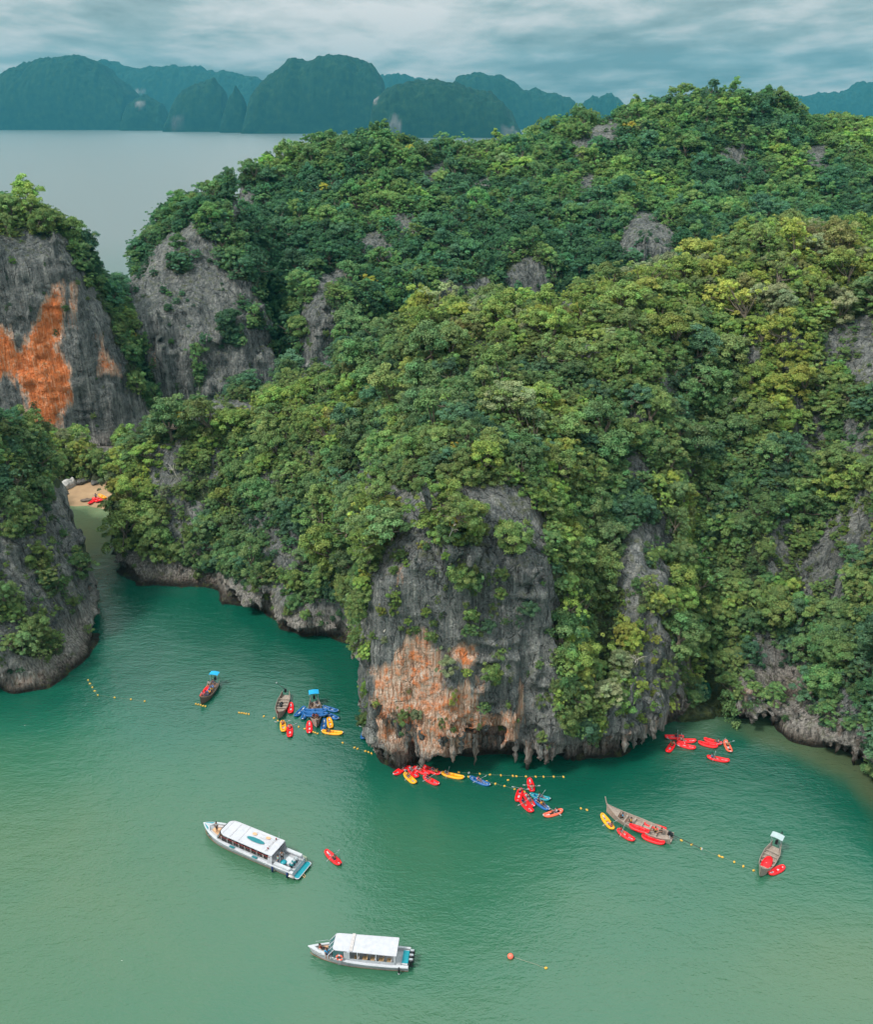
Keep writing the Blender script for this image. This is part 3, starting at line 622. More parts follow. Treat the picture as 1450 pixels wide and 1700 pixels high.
# ------------------------------------------------------------------ far islands
def far_island(name, label, sil, base_v, depth=.5, bare=()):
    us = np.array([p[0] for p in sil], float); vs = np.array([p[1] for p in sil], float)
    Y0 = float(ground(725.0, base_v)[1])
    h = max(4.5, Y0 / 900.0)
    x0, x1 = [float(at_depth(u, 200.0, Y0)[0]) for u in (us[0], us[-1])]
    zc = np.array([float(at_depth(u, v, Y0)[2]) for u, v in sil]); xc = np.array([float(at_depth(u, v, Y0)[0]) for u, v in sil])
    half = max(60.0, (x1 - x0) * depth * .5)
    xs = np.arange(x0 - 10, x1 + 10, h); ts = np.linspace(0, 1, max(24, int(2 * half / h / 1.3)))
    X, T = np.meshgrid(xs, ts, indexing='ij')
    Yg = Y0 + T * 2 * half + (X - x0) * 0
    prof = np.interp(X, xc, zc, left=-5, right=-5)
    # the skyline height is reached in the middle of the island, steep at the shore
    k = 1 - np.abs(2 * T - 1) ** 2.6
    persp = 1 + (T * 2 * half) / Y0
    Z = (CAM_H + (prof - CAM_H) * persp) * np.clip(k, 0, 1) ** .55
    Z += (h * 1.3 * noise(X / (h * 2.2), Yg / (h * 2.2), .5, 81) + 34 * fbm(X / 75, Yg / 150, .5, 83) * np.clip(Z / 60, 0, 1) + 5 * noise(X / 28, Yg / 28, .2, 85)) * np.clip(Z / 25, 0, 1)
    Z = np.where(T < .001, -6, Z); Z = np.where(T > .999, -6, Z); Z[0] = -6; Z[-1] = -6
    V = np.stack([X, Yg, Z], -1).reshape(-1, 3); nx, ny = X.shape
    ii, jj = np.meshgrid(np.arange(nx - 1), np.arange(ny - 1), indexing='ij')
    me = mesh_from(V, np.stack([ii * ny + jj, (ii + 1) * ny + jj, (ii + 1) * ny + jj + 1, ii * ny + jj + 1], -1).reshape(-1, 4), name, smooth=False)
    u, v, d = project(V); b = np.zeros(len(V), np.float32)
    for cx, cy, rx, ry in bare:
        b = np.maximum(b, smoothstep(1.1, .6, np.sqrt(((u - cx) / rx) ** 2 + ((v - cy) / ry) ** 2) + .35 * noise(u / 6, v / 6, .1, 87)))
    add_attr(me, 'bare', b)
    link(name, me, mat=HILLM, kind='structure', label=label)
far_island('far_island', 'wide rounded forested island at the far edge of the sea', [(-160, 190), (-60, 132), (0, 107), (40, 99), (90, 93), (140, 108), (172, 138), (194, 162), (203, 205)], 216, bare=[(142, 211, 5, 5)])
far_island('far_island', 'low forested hump beside the wide rounded island', [(196, 200), (205, 172), (230, 157), (258, 172), (272, 205)], 217, .9, bare=[(231, 172, 10, 7)])
far_island('far_island', 'steep forested island with pale rock at its foot', [(268, 205), (276, 178), (288, 160), (320, 137), (345, 132), (362, 150), (372, 200)], 219, .8, bare=[(300, 208, 18, 11)])
far_island('far_island', 'narrow pointed forested island like a cone', [(364, 205), (374, 165), (386, 143), (398, 162), (414, 205)], 220.5, 1.0, bare=[(404, 216, 5, 4)])
far_island('far_island', 'tallest broad forested dome on the skyline', [(398, 200), (406, 160), (425, 130), (470, 106), (520, 92), (570, 96), (612, 110), (632, 135), (644, 205)], 222, .6)
far_island('far_island', 'flat topped forested island with pale cliffs at both ends', [(606, 222), (616, 165), (640, 143), (700, 137), (760, 138), (820, 152), (856, 188), (872, 228)], 229, .6, bare=[(623, 165, 6, 10), (655, 205, 12, 14), (840, 222, 22, 12)])
far_island('far_island', 'long forested island sloping down behind the flat topped one', [(740, 190), (758, 132), (790, 122), (830, 126), (870, 146), (930, 158), (958, 166), (974, 200)], 215, .5)
far_island('far_island', 'small blocky forested island beside the ridge peak', [(968, 200), (976, 166), (992, 159), (1020, 158), (1042, 170), (1056, 200)], 213, .8)
far_island('far_hills', 'hazy range of hills behind the islands', [(120, 190), (150, 125), (190, 119), (225, 113), (290, 110), (340, 118), (415, 131), (450, 150), (500, 190)], 209.5, .4, bare=[(225, 152, 18, 4)])
far_island('far_hills', 'palest pointed hill far behind the wide rounded island', [(100, 170), (138, 105), (160, 98), (185, 104), (215, 116), (260, 170)], 209, .4)
far_island('far_hills', 'pale low hills behind the tallest dome', [(590, 170), (630, 127), (670, 124), (710, 134), (760, 150), (800, 175)], 209, .4)
far_island('far_hills', 'pale low hill between the blocky island and the ridge', [(1040, 190), (1060, 174), (1090, 167), (1120, 172), (1170, 185)], 209.5, .5)
far_island('far_hills', 'forested hills beyond the low end of the ridge', [(1280, 200), (1335, 164), (1380, 156), (1440, 151), (1456, 141), (1520, 135), (1600, 170)], 210, .4)

# ------------------------------------------------------------------ haze
hz = bpy.data.meshes.new('haze'); _bm = bmesh.new(); bmesh.ops.create_cube(_bm, size=1.0); _bm.to_mesh(hz); _bm.free()
haze = link('haze', hz, kind='stuff', label='thin blue haze over the sea and the far islands')
haze.scale = (17800, 10700, 560); haze.location = (15, 242 + 8600 + 50 - 5350, -8 + 280)
hm = bpy.data.materials.new('haze'); hm.use_nodes = True; _n = hm.node_tree.nodes; _n.clear()
_o = _n.new('ShaderNodeOutputMaterial'); _v = _n.new('ShaderNodeVolumePrincipled')
_v.inputs['Color'].default_value = (.078, .42, .58, 1); _v.inputs['Density'].default_value = .000072; _v.inputs['Anisotropy'].default_value = .0
hm.node_tree.links.new(_v.outputs[0], _o.inputs['Volume']); hz.materials.append(hm)
log('terrain done')
# ------------------------------------------------------------------ tree crowns, shrubs and creepers (leaf-sized faces in lobes)
def leaf_cloud(lobes, per, size, r, flat=.75, droop=0.0):
    """lobes: (x, y, z, radius); returns mesh arrays with per-leaf shade and hue"""
    P, Nn, S, HU, SZ = [], [], [], [], []
    for (lx, ly, lz, lr) in lobes:
        n = int(per / 62 * 1.25 * 12.6 * lr ** 2 / (size ** 2 * .45) * .5)
        d = r.normal(size=(n, 3)); d /= np.linalg.norm(d, axis=1, keepdims=True)
        d[:, 2] = np.where(d[:, 2] < -.35, -d[:, 2] * .6, d[:, 2])
        rad = lr * (1 - .35 * r.random(n) ** 2) * (1 + .18 * r.normal(size=n) * .6)
        p = d * rad[:, None] * np.array([1, 1, flat]) + np.array([lx, ly, lz])
        if droop: p[:, 2] -= droop * r.random(n) ** 2
        nn = d + np.array([0, 0, .55]) + .55 * r.normal(size=(n, 3))
        P.append(p); Nn.append(nn / np.linalg.norm(nn, axis=1, keepdims=True))
        S.append(np.clip(.5 + .2 * r.normal() + .18 * r.normal(size=n), 0, 1)); HU.append(np.clip(.5 + .25 * r.normal() + .18 * r.normal(size=n), 0, 1)); SZ.append(size * r.uniform(.65, 1.35, n))
    P = np.concatenate(P); Nn = np.concatenate(Nn); S = np.concatenate(S); HU = np.concatenate(HU); SZ = np.concatenate(SZ)
    n = len(P)
    a = np.cross(Nn, r.normal(size=(n, 3))); a /= np.linalg.norm(a, axis=1, keepdims=True); b = np.cross(Nn, a)
    w = SZ[:, None]
    V = np.stack([P - a * w * .62, P - b * w * .36 + Nn * w * .08, P + a * w * .62, P + b * w * .36 + Nn * w * .08], 1).reshape(-1, 3)
    F = np.arange(4 * n).reshape(n, 4)
    return V, F, np.repeat(S, 4), np.repeat(HU, 4)
def crown_mesh(name, lobes, per, size, seed, **kw):
    V, F, S, HU = leaf_cloud(lobes, per, size, np.random.default_rng(seed), **kw)
    me = mesh_from(V, F, name, smooth=False); add_attr(me, 'shade', S); add_attr(me, 'hue', HU); me.materials.append(LEAFM)
    return me
def dome_lobes(n, seed, rx=.5, h=.34, z0=.30, lr=(.12, .19), ragged=.12, low=.3):
    r = np.random.default_rng(seed); L = []
    for i in range(n):
        t = (i + .5) / n; rr = rx * math.sqrt(t) * (1 + ragged * r.normal()); a = i * 2.39996 + r.uniform(-.4, .4)
        z = z0 + h * math.sqrt(max(0, 1 - (rr / (rx * 1.12)) ** 2)) + r.uniform(-.05, .05)
        L.append((rr * math.cos(a), rr * math.sin(a), z, r.uniform(*lr)))
    for i in range(int(n * .7)):
        a = r.uniform(0, 6.28); rr = rx * r.uniform(.55, .95); L.append((rr * math.cos(a), rr * math.sin(a), z0 - r.uniform(0, low), r.uniform(*lr) * .85))
    return L
def tube(path, radii, seg=5):
    V, F = [], []
    for k, (p, rad) in enumerate(zip(path, radii)):
        q = np.array(path[min(k + 1, len(path) - 1)]) - np.array(path[max(k - 1, 0)]); q = q / (np.linalg.norm(q) + 1e-9)
        a = np.cross(q, (.3, .9, .2)); a /= np.linalg.norm(a); b = np.cross(q, a)
        for s in range(seg):
            t = 2 * math.pi * s / seg; V.append(np.array(p) + rad * (math.cos(t) * a + math.sin(t) * b))
    for k in range(len(path) - 1):
        for s in range(seg):
            F.append((k * seg + s, k * seg + (s + 1) % seg, (k + 1) * seg + (s + 1) % seg, (k + 1) * seg + s))
    return V, F
BARKM = plain('bark', (.17, .14, .11), .9, .2, var=.3, scale=6)
DEADM = plain('bleached_wood', (.52, .47, .42), .85, .2, var=.2, scale=6)
def trunk_mesh(name, lobes, seed, z0=-.35, r0=.045, mat=BARKM):
    r = np.random.default_rng(seed); V, F = [], []
    def add(path, rad):
        v, f = tube(path, rad); o = len(V); V.extend(v); F.extend([tuple(i + o for i in q) for q in f])
    top = (.03 * r.normal(), .03 * r.normal(), .42)
    add([(0, 0, z0), (.02 * r.normal(), .02 * r.normal(), .05), (top[0] * .6, top[1] * .6, .25), top], [r0 * 1.35, r0, r0 * .8, r0 * .5])
    for (x, y, z, lr) in [lobes[i] for i in r.permutation(len(lobes))[:9]]:
        s = .12 + .2 * r.random(); a = np.array([top[0] * s * 2, top[1] * s * 2, s]); e = np.array([x, y, z]) * .95; md = (a + e) / 2 + np.array([0, 0, -.04])
        add([a, md, e], [r0 * .55, r0 * .36, r0 * .16])
    me = mesh_from(np.array(V), np.array(F), name); me.materials.append(mat); return me
KINDS = []      # crown mesh, trunk mesh, width factor, height factor
def kind(lobes, per, size, seed, **kw):
    KINDS.append((crown_mesh('crown', lobes, per, size, seed, **kw), trunk_mesh('trunk', lobes, seed)))
def ragged(L, seed, drop=.12, stray=5, shift=.12):
    """knock lobes out and let a few stray shoots stand proud, so that no outline is a clean dome"""
    r = np.random.default_rng(seed); out = []
    ax, ay = r.normal() * shift, r.normal() * shift
    for (x, y, z, q) in L:
        if r.random() < drop: continue
        k = 1 + .22 * r.normal(); out.append((x * k + ax * z, y * k + ay * z, z * (1 + .12 * r.normal()), q * r.uniform(.7, 1.25)))
    for _ in range(stray):
        a = r.uniform(0, 6.28); rr = .5 * r.uniform(.3, 1.1); out.append((rr * math.cos(a), rr * math.sin(a), r.uniform(.45, .95), r.uniform(.05, .10)))
    return out
kind(ragged(dome_lobes(44, 1, h=.50, lr=(.09, .17)), 1), 62, .042, 101); kind(ragged(dome_lobes(50, 2, h=.56, lr=(.08, .15), ragged=.25), 2), 60, .040, 102); kind(ragged(dome_lobes(38, 3, h=.48, lr=(.10, .19), ragged=.25), 3), 60, .044, 103)          # 0-2 rounded crowns
kind(ragged(dome_lobes(36, 4, rx=.56, h=.30, z0=.45, lr=(.08, .15), low=.2), 4), 70, .040, 104, flat=.5); kind(ragged(dome_lobes(32, 5, rx=.6, h=.28, z0=.45, lr=(.09, .17), ragged=.3, low=.2), 5, .3), 70, .042, 105, flat=.45)  # 3-4 spreading, layered
kind(ragged(dome_lobes(34, 6, rx=.38, h=.72, z0=.36, lr=(.08, .16), ragged=.3), 6, .25, 8), 62, .040, 106)                                                                                        # 5 tall
kind(ragged(dome_lobes(22, 7, rx=.5, h=.38, z0=.12, lr=(.10, .2), low=.15), 7), 66, .048, 107); kind(ragged(dome_lobes(26, 8, rx=.52, h=.3, z0=.1, lr=(.09, .17), ragged=.3, low=.15), 8), 66, .046, 108)  # 6-7 shrubs
_cl = []
_r = np.random.default_rng(9)
for _i in range(26): _t = _r.random(); _cl.append((_r.normal() * .2, _r.normal() * .12, .35 - 1.1 * _t, _r.uniform(.10, .19) * (1 - .35 * _t)))
kind(_cl, 56, .052, 109, flat=1.0, droop=.12)                                                                                                                     # 8 hanging creeper
kind(ragged(dome_lobes(46, 11, rx=.5, h=.46, z0=.32, lr=(.07, .13), ragged=.25), 11), 72, .038, 110)                                                                          # 9 fine leaved

kind(ragged(dome_lobes(40, 12, rx=.46, h=.6, z0=.3, lr=(.08, .16), ragged=.35), 12, .35, 9, .3), 60, .041, 111)                                                      # 10 lopsided
kind(ragged(dome_lobes(30, 13, rx=.55, h=.42, z0=.38, lr=(.07, .13), ragged=.4), 13, .4, 10, .25), 46, .044, 112)                                                     # 11 open, airy

# ------------------------------------------------------------------ where plants grow: sampled on the real surfaces
zb_w, zb_h, zb_s = 363, 425, 4.0
ZBUF = np.full((zb_w, zb_h), 1e9, np.float32)
for K in KARSTS:
    u, v, d = project(K['V']); i = (u / zb_s).astype(int); j = (v / zb_s).astype(int)
    m = (i >= 0) & (i < zb_w) & (j >= 0) & (j < zb_h) & (d > 1)
    np.minimum.at(ZBUF, (i[m], j[m]), d[m])
def occluded(P, slack=7.0):
    u, v, d = project(P); i = np.clip((u / zb_s).astype(int), 0, zb_w - 1); j = np.clip((v / zb_s).astype(int), 0, zb_h - 1)
    return d > ZBUF[i, j] + slack
from mathutils import kdtree
def thin(P, R, limit):
    """greedy spacing: each kept point clears the space around it"""
    n = len(P); kd = kdtree.KDTree(n); L = P.tolist(); R = R.tolist(); rm = max(R)
    for i, p in enumerate(L): kd.insert(p, i)
    kd.balance(); alive = [True] * n; keep = []
    for k in range(n):
        if not alive[k]: continue
        keep.append(k)
        if len(keep) >= limit: break
        for _, q, dd in kd.find_range(L[k], .5 * (R[k] + rm)):
            if dd < .5 * (R[k] + R[q]): alive[q] = False
    return np.array(keep, int)
PAL = np.array([(.125, .185, .058), (.085, .150, .055), (.040, .092, .044), (.225, .270, .058), (.190, .195, .070), (.195, .165, .075), (.175, .205, .105), (.340, .285, .050), (.160, .235, .055), (.060, .130, .066)], np.float32)
#               mid green            green               dark              yellow green         olive              brown olive         grey green          yellow              bright              bluish
PNAMES = ['mid green', 'green', 'dark green', 'yellow-green', 'olive', 'brownish olive', 'grey-green', 'yellow', 'bright green', 'bluish green']
RANK = [2, 9, 1, 0, 8, 3, 6, 4, 5, 7]     # dark to bright to dry
def tints(P, u, v, r):
    n = len(P)
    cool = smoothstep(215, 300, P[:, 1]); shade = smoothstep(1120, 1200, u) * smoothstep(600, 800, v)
    dry = smoothstep(36, 58, P[:, 2]) * (P[:, 1] < 215)
    field = noise(P[:, 0] / 15, P[:, 1] / 15, P[:, 2] / 15, 121) * .26 + noise(P[:, 0] / 6, P[:, 1] / 6, P[:, 2] / 6, 123) * .16
    val = .45 + field + .19 * (r.random(n) + r.random(n) - 1) + .20 * dry - .06 * cool - .14 * shade - .26 * cool * smoothstep(66, 40, P[:, 2])  # last term paints the valley's shade into the low back-ridge tints
    edges = np.array([.16, .27, .42, .57, .67, .73, .80, .95, 1.01])
    k = np.array(RANK)[np.searchsorted(edges, np.clip(val, 0, 1))]
    k = np.where(r.random(n) < .002, 7, k)
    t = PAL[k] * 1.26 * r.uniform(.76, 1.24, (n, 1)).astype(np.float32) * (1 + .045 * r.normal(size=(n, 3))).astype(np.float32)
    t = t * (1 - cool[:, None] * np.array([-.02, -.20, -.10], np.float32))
    return np.clip(t, .008, .5), k
def samples(K, n, r):
    A = np.linalg.norm(K['FN'], axis=1) * .5
    vis = K['FN'] / (2 * A[:, None] + 1e-9)
    c = K['V'][K['Q'][:, 0]]
    u, v, d = project(c)
    view = c - np.array([0, 0, CAM_H]); view /= np.linalg.norm(view, axis=1, keepdims=True)
    facing = (vis * view).sum(1)
    ok = (u > -90) & (u < IW + 90) & (v > -60) & (v < IH + 60) & (facing < .28) & (vis[:, 2] > -.45) & (c[:, 2] > 1.6)
    A = A * ok; p = A / A.sum()
    f = r.choice(len(A), n, p=p); w = r.random((n, 2))
    q = K['Q'][f]; a, b, cc, dd = (K['V'][q[:, i]] for i in range(4))
    P = (a * (1 - w[:, :1]) + b * w[:, :1]) * (1 - w[:, 1:]) + (dd * (1 - w[:, :1]) + cc * w[:, :1]) * w[:, 1:]
    return P, vis[f], A.sum()
r4 = np.random.default_rng(44)
TREES = dict(P=[], D=[], kind=[], tint=[], pal=[], nrm=[])
SHRUBS = dict(P=[], D=[], kind=[], tint=[], nrm=[])
for ki, K in enumerate(KARSTS):
    back = ki == 3; log('sampling')
    P, Nn, area = samples(K, int({0: 110000, 1: 20000, 2: 16000, 3: 80000}[ki]), r4)
    u, v, d = project(P); u = u.astype(np.float32); v = v.astype(np.float32)
    share = plant_share(u, v)
    P = P.astype(np.float32)
    clump = .5 + .5 * noise(P[:, 0] / 7, P[:, 1] / 7, P[:, 2] / 7, 131)
    dia = (2.1 + 4.4 * r4.random(len(P)) ** 2.2) * (.78 + .5 * clump)
    dia *= np.where(share < .9, .55, 1.0) * (1.08 if back else 1.0)
    dia *= np.where(Nn[:, 2] < .35, .85, 1.0)
    dia *= np.where(r4.random(len(P)) < .05, 1.45, 1.0)
    if ki == 1: dia *= .72
    occ = occluded(P, 12 if back else 8)
    prob = np.where(share > .9, 1.0, share * .07) * np.where(Nn[:, 2] < .0, .5, 1.0) * np.where(P[:, 2] < 4, .35, 1.0)
    gaps = smoothstep(-.62 + .55 * smoothstep(.6, .2, Nn[:, 2]), -.42 + .55 * smoothstep(.6, .2, Nn[:, 2]), noise(P[:, 0] / 6, P[:, 1] / 6, P[:, 2] / 9, 137))
    clear = poly_sd(u, v, [(98, 804), (180, 804), (184, 850), (186, 905), (178, 935), (158, 975), (140, 905), (115, 866)]) < -14
    m = (r4.random(len(P)) < prob * gaps) & ~occ & clear
    P_, N_, dia_, share_ = P[m], Nn[m], dia[m], share[m]
    keep = thin(P_, dia_ * .56, 9000)
    P_, N_, dia_, share_ = P_[keep], N_[keep], dia_[keep], share_[keep]
    uu, vv, _ = project(P_)
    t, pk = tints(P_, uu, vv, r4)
    kk = r4.choice([0, 1, 2, 3, 4, 5, 9, 10, 11], len(P_), p=[.15, .15, .14, .07, .05, .10, .14, .12, .08])
    kk = np.where((N_[:, 2] < .25) & (r4.random(len(P_)) < .55), r4.choice([8, 6, 7], len(P_), p=[.4, .3, .3]), kk)
    kk = np.where(share_ < .9, r4.choice([6, 7, 6, 3, 9], len(P_)), kk)
    TREES['P'].append(P_); TREES['D'].append(dia_); TREES['kind'].append(kk); TREES['tint'].append(t); TREES['pal'].append(pk); TREES['nrm'].append(N_)
    # undergrowth between the trees and tufts on the rock
    prob = np.where(share > .9, .9, .012 + .09 * share) * np.where(Nn[:, 2] < -.1, .4, 1.0) * np.where(P[:, 2] < 3, .3, 1.0)
    m = (r4.random(len(P)) < prob) & ~occ & clear
    P_, N_, share_ = P[m], Nn[m], share[m]
    sd = (1.0 + 1.7 * r4.random(len(P_)) ** 2) * np.where(share_ > .9, 1.25, .72) * (1.25 if back else 1.0)
    keep = thin(P_, sd * .8, 8000)
    P_, N_, sd = P_[keep], N_[keep], sd[keep]
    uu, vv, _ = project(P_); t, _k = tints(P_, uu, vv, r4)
    SHRUBS['P'].append(P_); SHRUBS['D'].append(sd); SHRUBS['kind'].append(r4.choice([6, 7, 8, 6], len(P_))); SHRUBS['tint'].append(t * .72); SHRUBS['nrm'].append(N_)  # tint darkened to paint deeper shade into the gaps between crowns
    log('plants on', K['obj'].name, len(TREES['P'][-1]), len(P_))
for S in (TREES, SHRUBS):
    for k in S: S[k] = np.concatenate(S[k])

# ------------------------------------------------------------------ instanced mass (kind stuff)
def proto_collection():
    c = bpy.data.collections.new('plant_shapes')
    for i, (cm, tm) in enumerate(KINDS):
        bm = bmesh.new(); bm.from_mesh(cm)
        me = cm.copy(); me.name = 'plant_shape'
        if i < 6 or i >= 9:
            n0 = len(bm.faces); bm.from_mesh(tm); bm.faces.ensure_lookup_table()
            for f in bm.faces[n0:]: f.material_index = 1
            bm.to_mesh(me); me.materials.append(BARKM)
        bm.free()
        o = bpy.data.objects.new('shape_%02d' % i, me); c.objects.link(o)
    return c
PROTO = proto_collection()
def scatter(name, label, P, D, kinds, tint, nrm, tilt=.25, **props):
    n = len(P)
    me = bpy.data.meshes.new(name); me.vertices.add(n); me.vertices.foreach_set('co', np.asarray(P, np.float32).ravel())
    yaw = r4.uniform(0, 6.28, n)
    hor = nrm[:, :2] * np.clip(1 - nrm[:, 2:3], 0, 1)
    ex = np.stack([-hor[:, 1] * tilt * 2, hor[:, 0] * tilt * 2, yaw], -1)     # lean outwards from the slope
    rot = np.zeros((n, 3), np.float32)
    for i in range(n):
        ax = Vector((-hor[i, 1], hor[i, 0], 0)); a = min(ax.length, 1.0) * tilt * 2
        q = (Matrix.Rotation(a, 3, ax.normalized()) if ax.length > 1e-4 else Matrix.Identity(3)) @ Matrix.Rotation(yaw[i], 3, 'Z')
        if kinds[i] == 8: q = Matrix.Rotation(math.atan2(nrm[i, 1], nrm[i, 0]) + math.pi / 2, 3, 'Z')
        rot[i] = q.to_euler()
    sc = np.stack([D, D, D * r4.uniform(.85, 1.3, n)], -1)
    add_attr(me, 'rot', rot, 'FLOAT_VECTOR'); add_attr(me, 'size', sc, 'FLOAT_VECTOR'); add_attr(me, 'shape', kinds, 'INT')
    add_attr(me, 'tint', np.c_[tint, np.ones(n)], 'FLOAT_COLOR')
    o = link(name, me, kind='stuff', label=label)
    ng = bpy.data.node_groups.new(name, 'GeometryNodeTree')
    ng.interface.new_socket('Geometry', in_out='INPUT', socket_type='NodeSocketGeometry'); ng.interface.new_socket('Geometry', in_out='OUTPUT', socket_type='NodeSocketGeometry')
    gn, gl = ng.nodes, ng.links
    gi = gn.new('NodeGroupInput'); go = gn.new('NodeGroupOutput')
    ci = gn.new('GeometryNodeCollectionInfo'); ci.inputs['Collection'].default_value = PROTO; ci.inputs['Separate Children'].default_value = True; ci.inputs['Reset Children'].default_value = True
    ip = gn.new('GeometryNodeInstanceOnPoints'); ip.inputs['Pick Instance'].default_value = True
    def na(nm, dt):
        a = gn.new('GeometryNodeInputNamedAttribute'); a.data_type = dt; a.inputs['Name'].default_value = nm; return a.outputs['Attribute']
    e2r = gn.new('FunctionNodeEulerToRotation'); gl.new(na('rot', 'FLOAT_VECTOR'), e2r.inputs[0])
    mp = gn.new('GeometryNodeMeshToPoints'); gl.new(gi.outputs[0], mp.inputs[0])
    gl.new(mp.outputs[0], ip.inputs['Points']); gl.new(ci.outputs[0], ip.inputs['Instance']); gl.new(na('shape', 'INT'), ip.inputs['Instance Index'])
    gl.new(e2r.outputs[0], ip.inputs['Rotation']); gl.new(na('size', 'FLOAT_VECTOR'), ip.inputs['Scale'])
    gl.new(ip.outputs[0], go.inputs[0])
    md = o.modifiers.new('scatter', 'NODES'); md.node_group = ng
    return o, rot, sc
# the 300 trees that show largest stand as things of their own
tu, tv, td = project(TREES['P'] + np.array([0, 0, 2.5]))
inside = (tu > 12) & (tu < IW - 12) & (tv > 12) & (tv < IH - 12)
big = np.where(inside & ~occluded(TREES['P'] + np.array([0, 0, 2.0]), 2.5) & (TREES['kind'] != 8), TREES['D'] / td, 0)
order = np.argsort(-big); OWN = order[:300]
rest = np.ones(len(tu), bool); rest[OWN] = False
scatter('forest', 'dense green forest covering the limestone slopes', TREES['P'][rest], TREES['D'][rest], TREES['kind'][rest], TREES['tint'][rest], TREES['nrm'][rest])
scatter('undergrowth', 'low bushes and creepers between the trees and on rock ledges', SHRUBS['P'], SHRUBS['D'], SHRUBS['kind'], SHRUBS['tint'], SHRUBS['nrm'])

# ------------------------------------------------------------------ the single trees
SHAPEWORD = {0: 'rounded', 1: 'billowing', 2: 'bushy', 3: 'flat-topped', 4: 'spreading', 5: 'tall', 6: 'low shrubby', 7: 'straggly', 9: 'fine-leaved', 10: 'lopsided', 11: 'airy'}
REGIONS = [  # outlines in the photograph that name the place
    ('on the islet at the channel mouth', lambda u, v, p: p[1] < 200 and p[0] < -52 and u < 180),
    ('on the slope behind the small beach', lambda u, v, p: p[1] < 245 and u < 200 and p[1] > 198),
    ('beside the orange streaked cliff', lambda u, v, p: p[1] > 198 and u < 260),
    ('on the grey tower behind the promontory', lambda u, v, p: p[1] > 235 and u < 480),
    ('on the long back ridge', lambda u, v, p: p[1] > 235),
    ('on the bare face of the headland cliff', lambda u, v, p: 610 < u < 930 and v > 880),
    ('on top of the headland cliff', lambda u, v, p: 610 < u < 930 and v > 700),
    ('on the low tip of the promontory', lambda u, v, p: u < 330),
    ('above the channel on the promontory slope', lambda u, v, p: u < 610),
    ('on the crest above the headland cliff', lambda u, v, p: u < 960),
    ('in the gully beside the headland cliff', lambda u, v, p: u < 1130 and v > 850),
    ('above the gully beside the headland cliff', lambda u, v, p: u < 1130),
    ('above the dark cove', lambda u, v, p: u < 1270 and v > 700),
    ('on the cliff wall beyond the cove', lambda u, v, p: v > 800),
    ('high on the slope above the cove', lambda u, v, p: True)]
used_labels = {}
own = []
for k in OWN:
    p = TREES['P'][k]; reg = next(nm for nm, fn in REGIONS if fn(tu[k], tv[k], p))
    own.append([k, '%s %s tree' % (SHAPEWORD[int(TREES['kind'][k])], PNAMES[int(TREES['pal'][k])]), reg])
byl = {}
for e in own: byl.setdefault((e[1], e[2]), []).append(e)
WORDN = ['first', 'second', 'third', 'fourth', 'fifth', 'sixth', 'seventh', 'eighth', 'ninth', 'tenth', 'eleventh', 'twelfth']
for (a, reg), L in byl.items():
    L.sort(key=lambda e: tu[e[0]])
    for i, e in enumerate(L):
        if len(L) == 1: pre = ''
        elif len(L) == 2: pre = ('left-hand ', 'right-hand ')[i]
        elif i == 0: pre = 'leftmost '
        elif i == len(L) - 1: pre = 'rightmost '
        else: pre = WORDN[i] + ' from left '
        e.append('%s%s %s' % (pre, a, reg) if 'from left' not in pre else '%s %s, %s from left' % (a, reg, WORDN[i]))
for k, a, reg, lab in own:
    i = int(TREES['kind'][k]); D = float(TREES['D'][k]); p = TREES['P'][k]; nr = TREES['nrm'][k]
    root = bpy.data.objects.new('tree', None); COL.objects.link(root); root.empty_display_size = .2
    root.location = p.tolist(); root.scale = (D, D, D * r4.uniform(.85, 1.25))
    hor = Vector((-nr[1], nr[0], 0)) * max(0, 1 - nr[2])
    root.rotation_euler = ((Matrix.Rotation(min(hor.length, 1) * .5, 3, hor.normalized()) if hor.length > 1e-4 else Matrix.Identity(3)) @ Matrix.Rotation(r4.uniform(0, 6.28), 3, 'Z')).to_euler()
    root['label'] = lab; root['category'] = 'tree'; root['group'] = 'trees ' + reg
    c = link('crown', KINDS[i][0], root); c['tint'] = [float(x) for x in TREES['tint'][k]]
    link('trunk', KINDS[i][1], root)
log('trees done', len(TREES['P']), len(SHRUBS['P']))
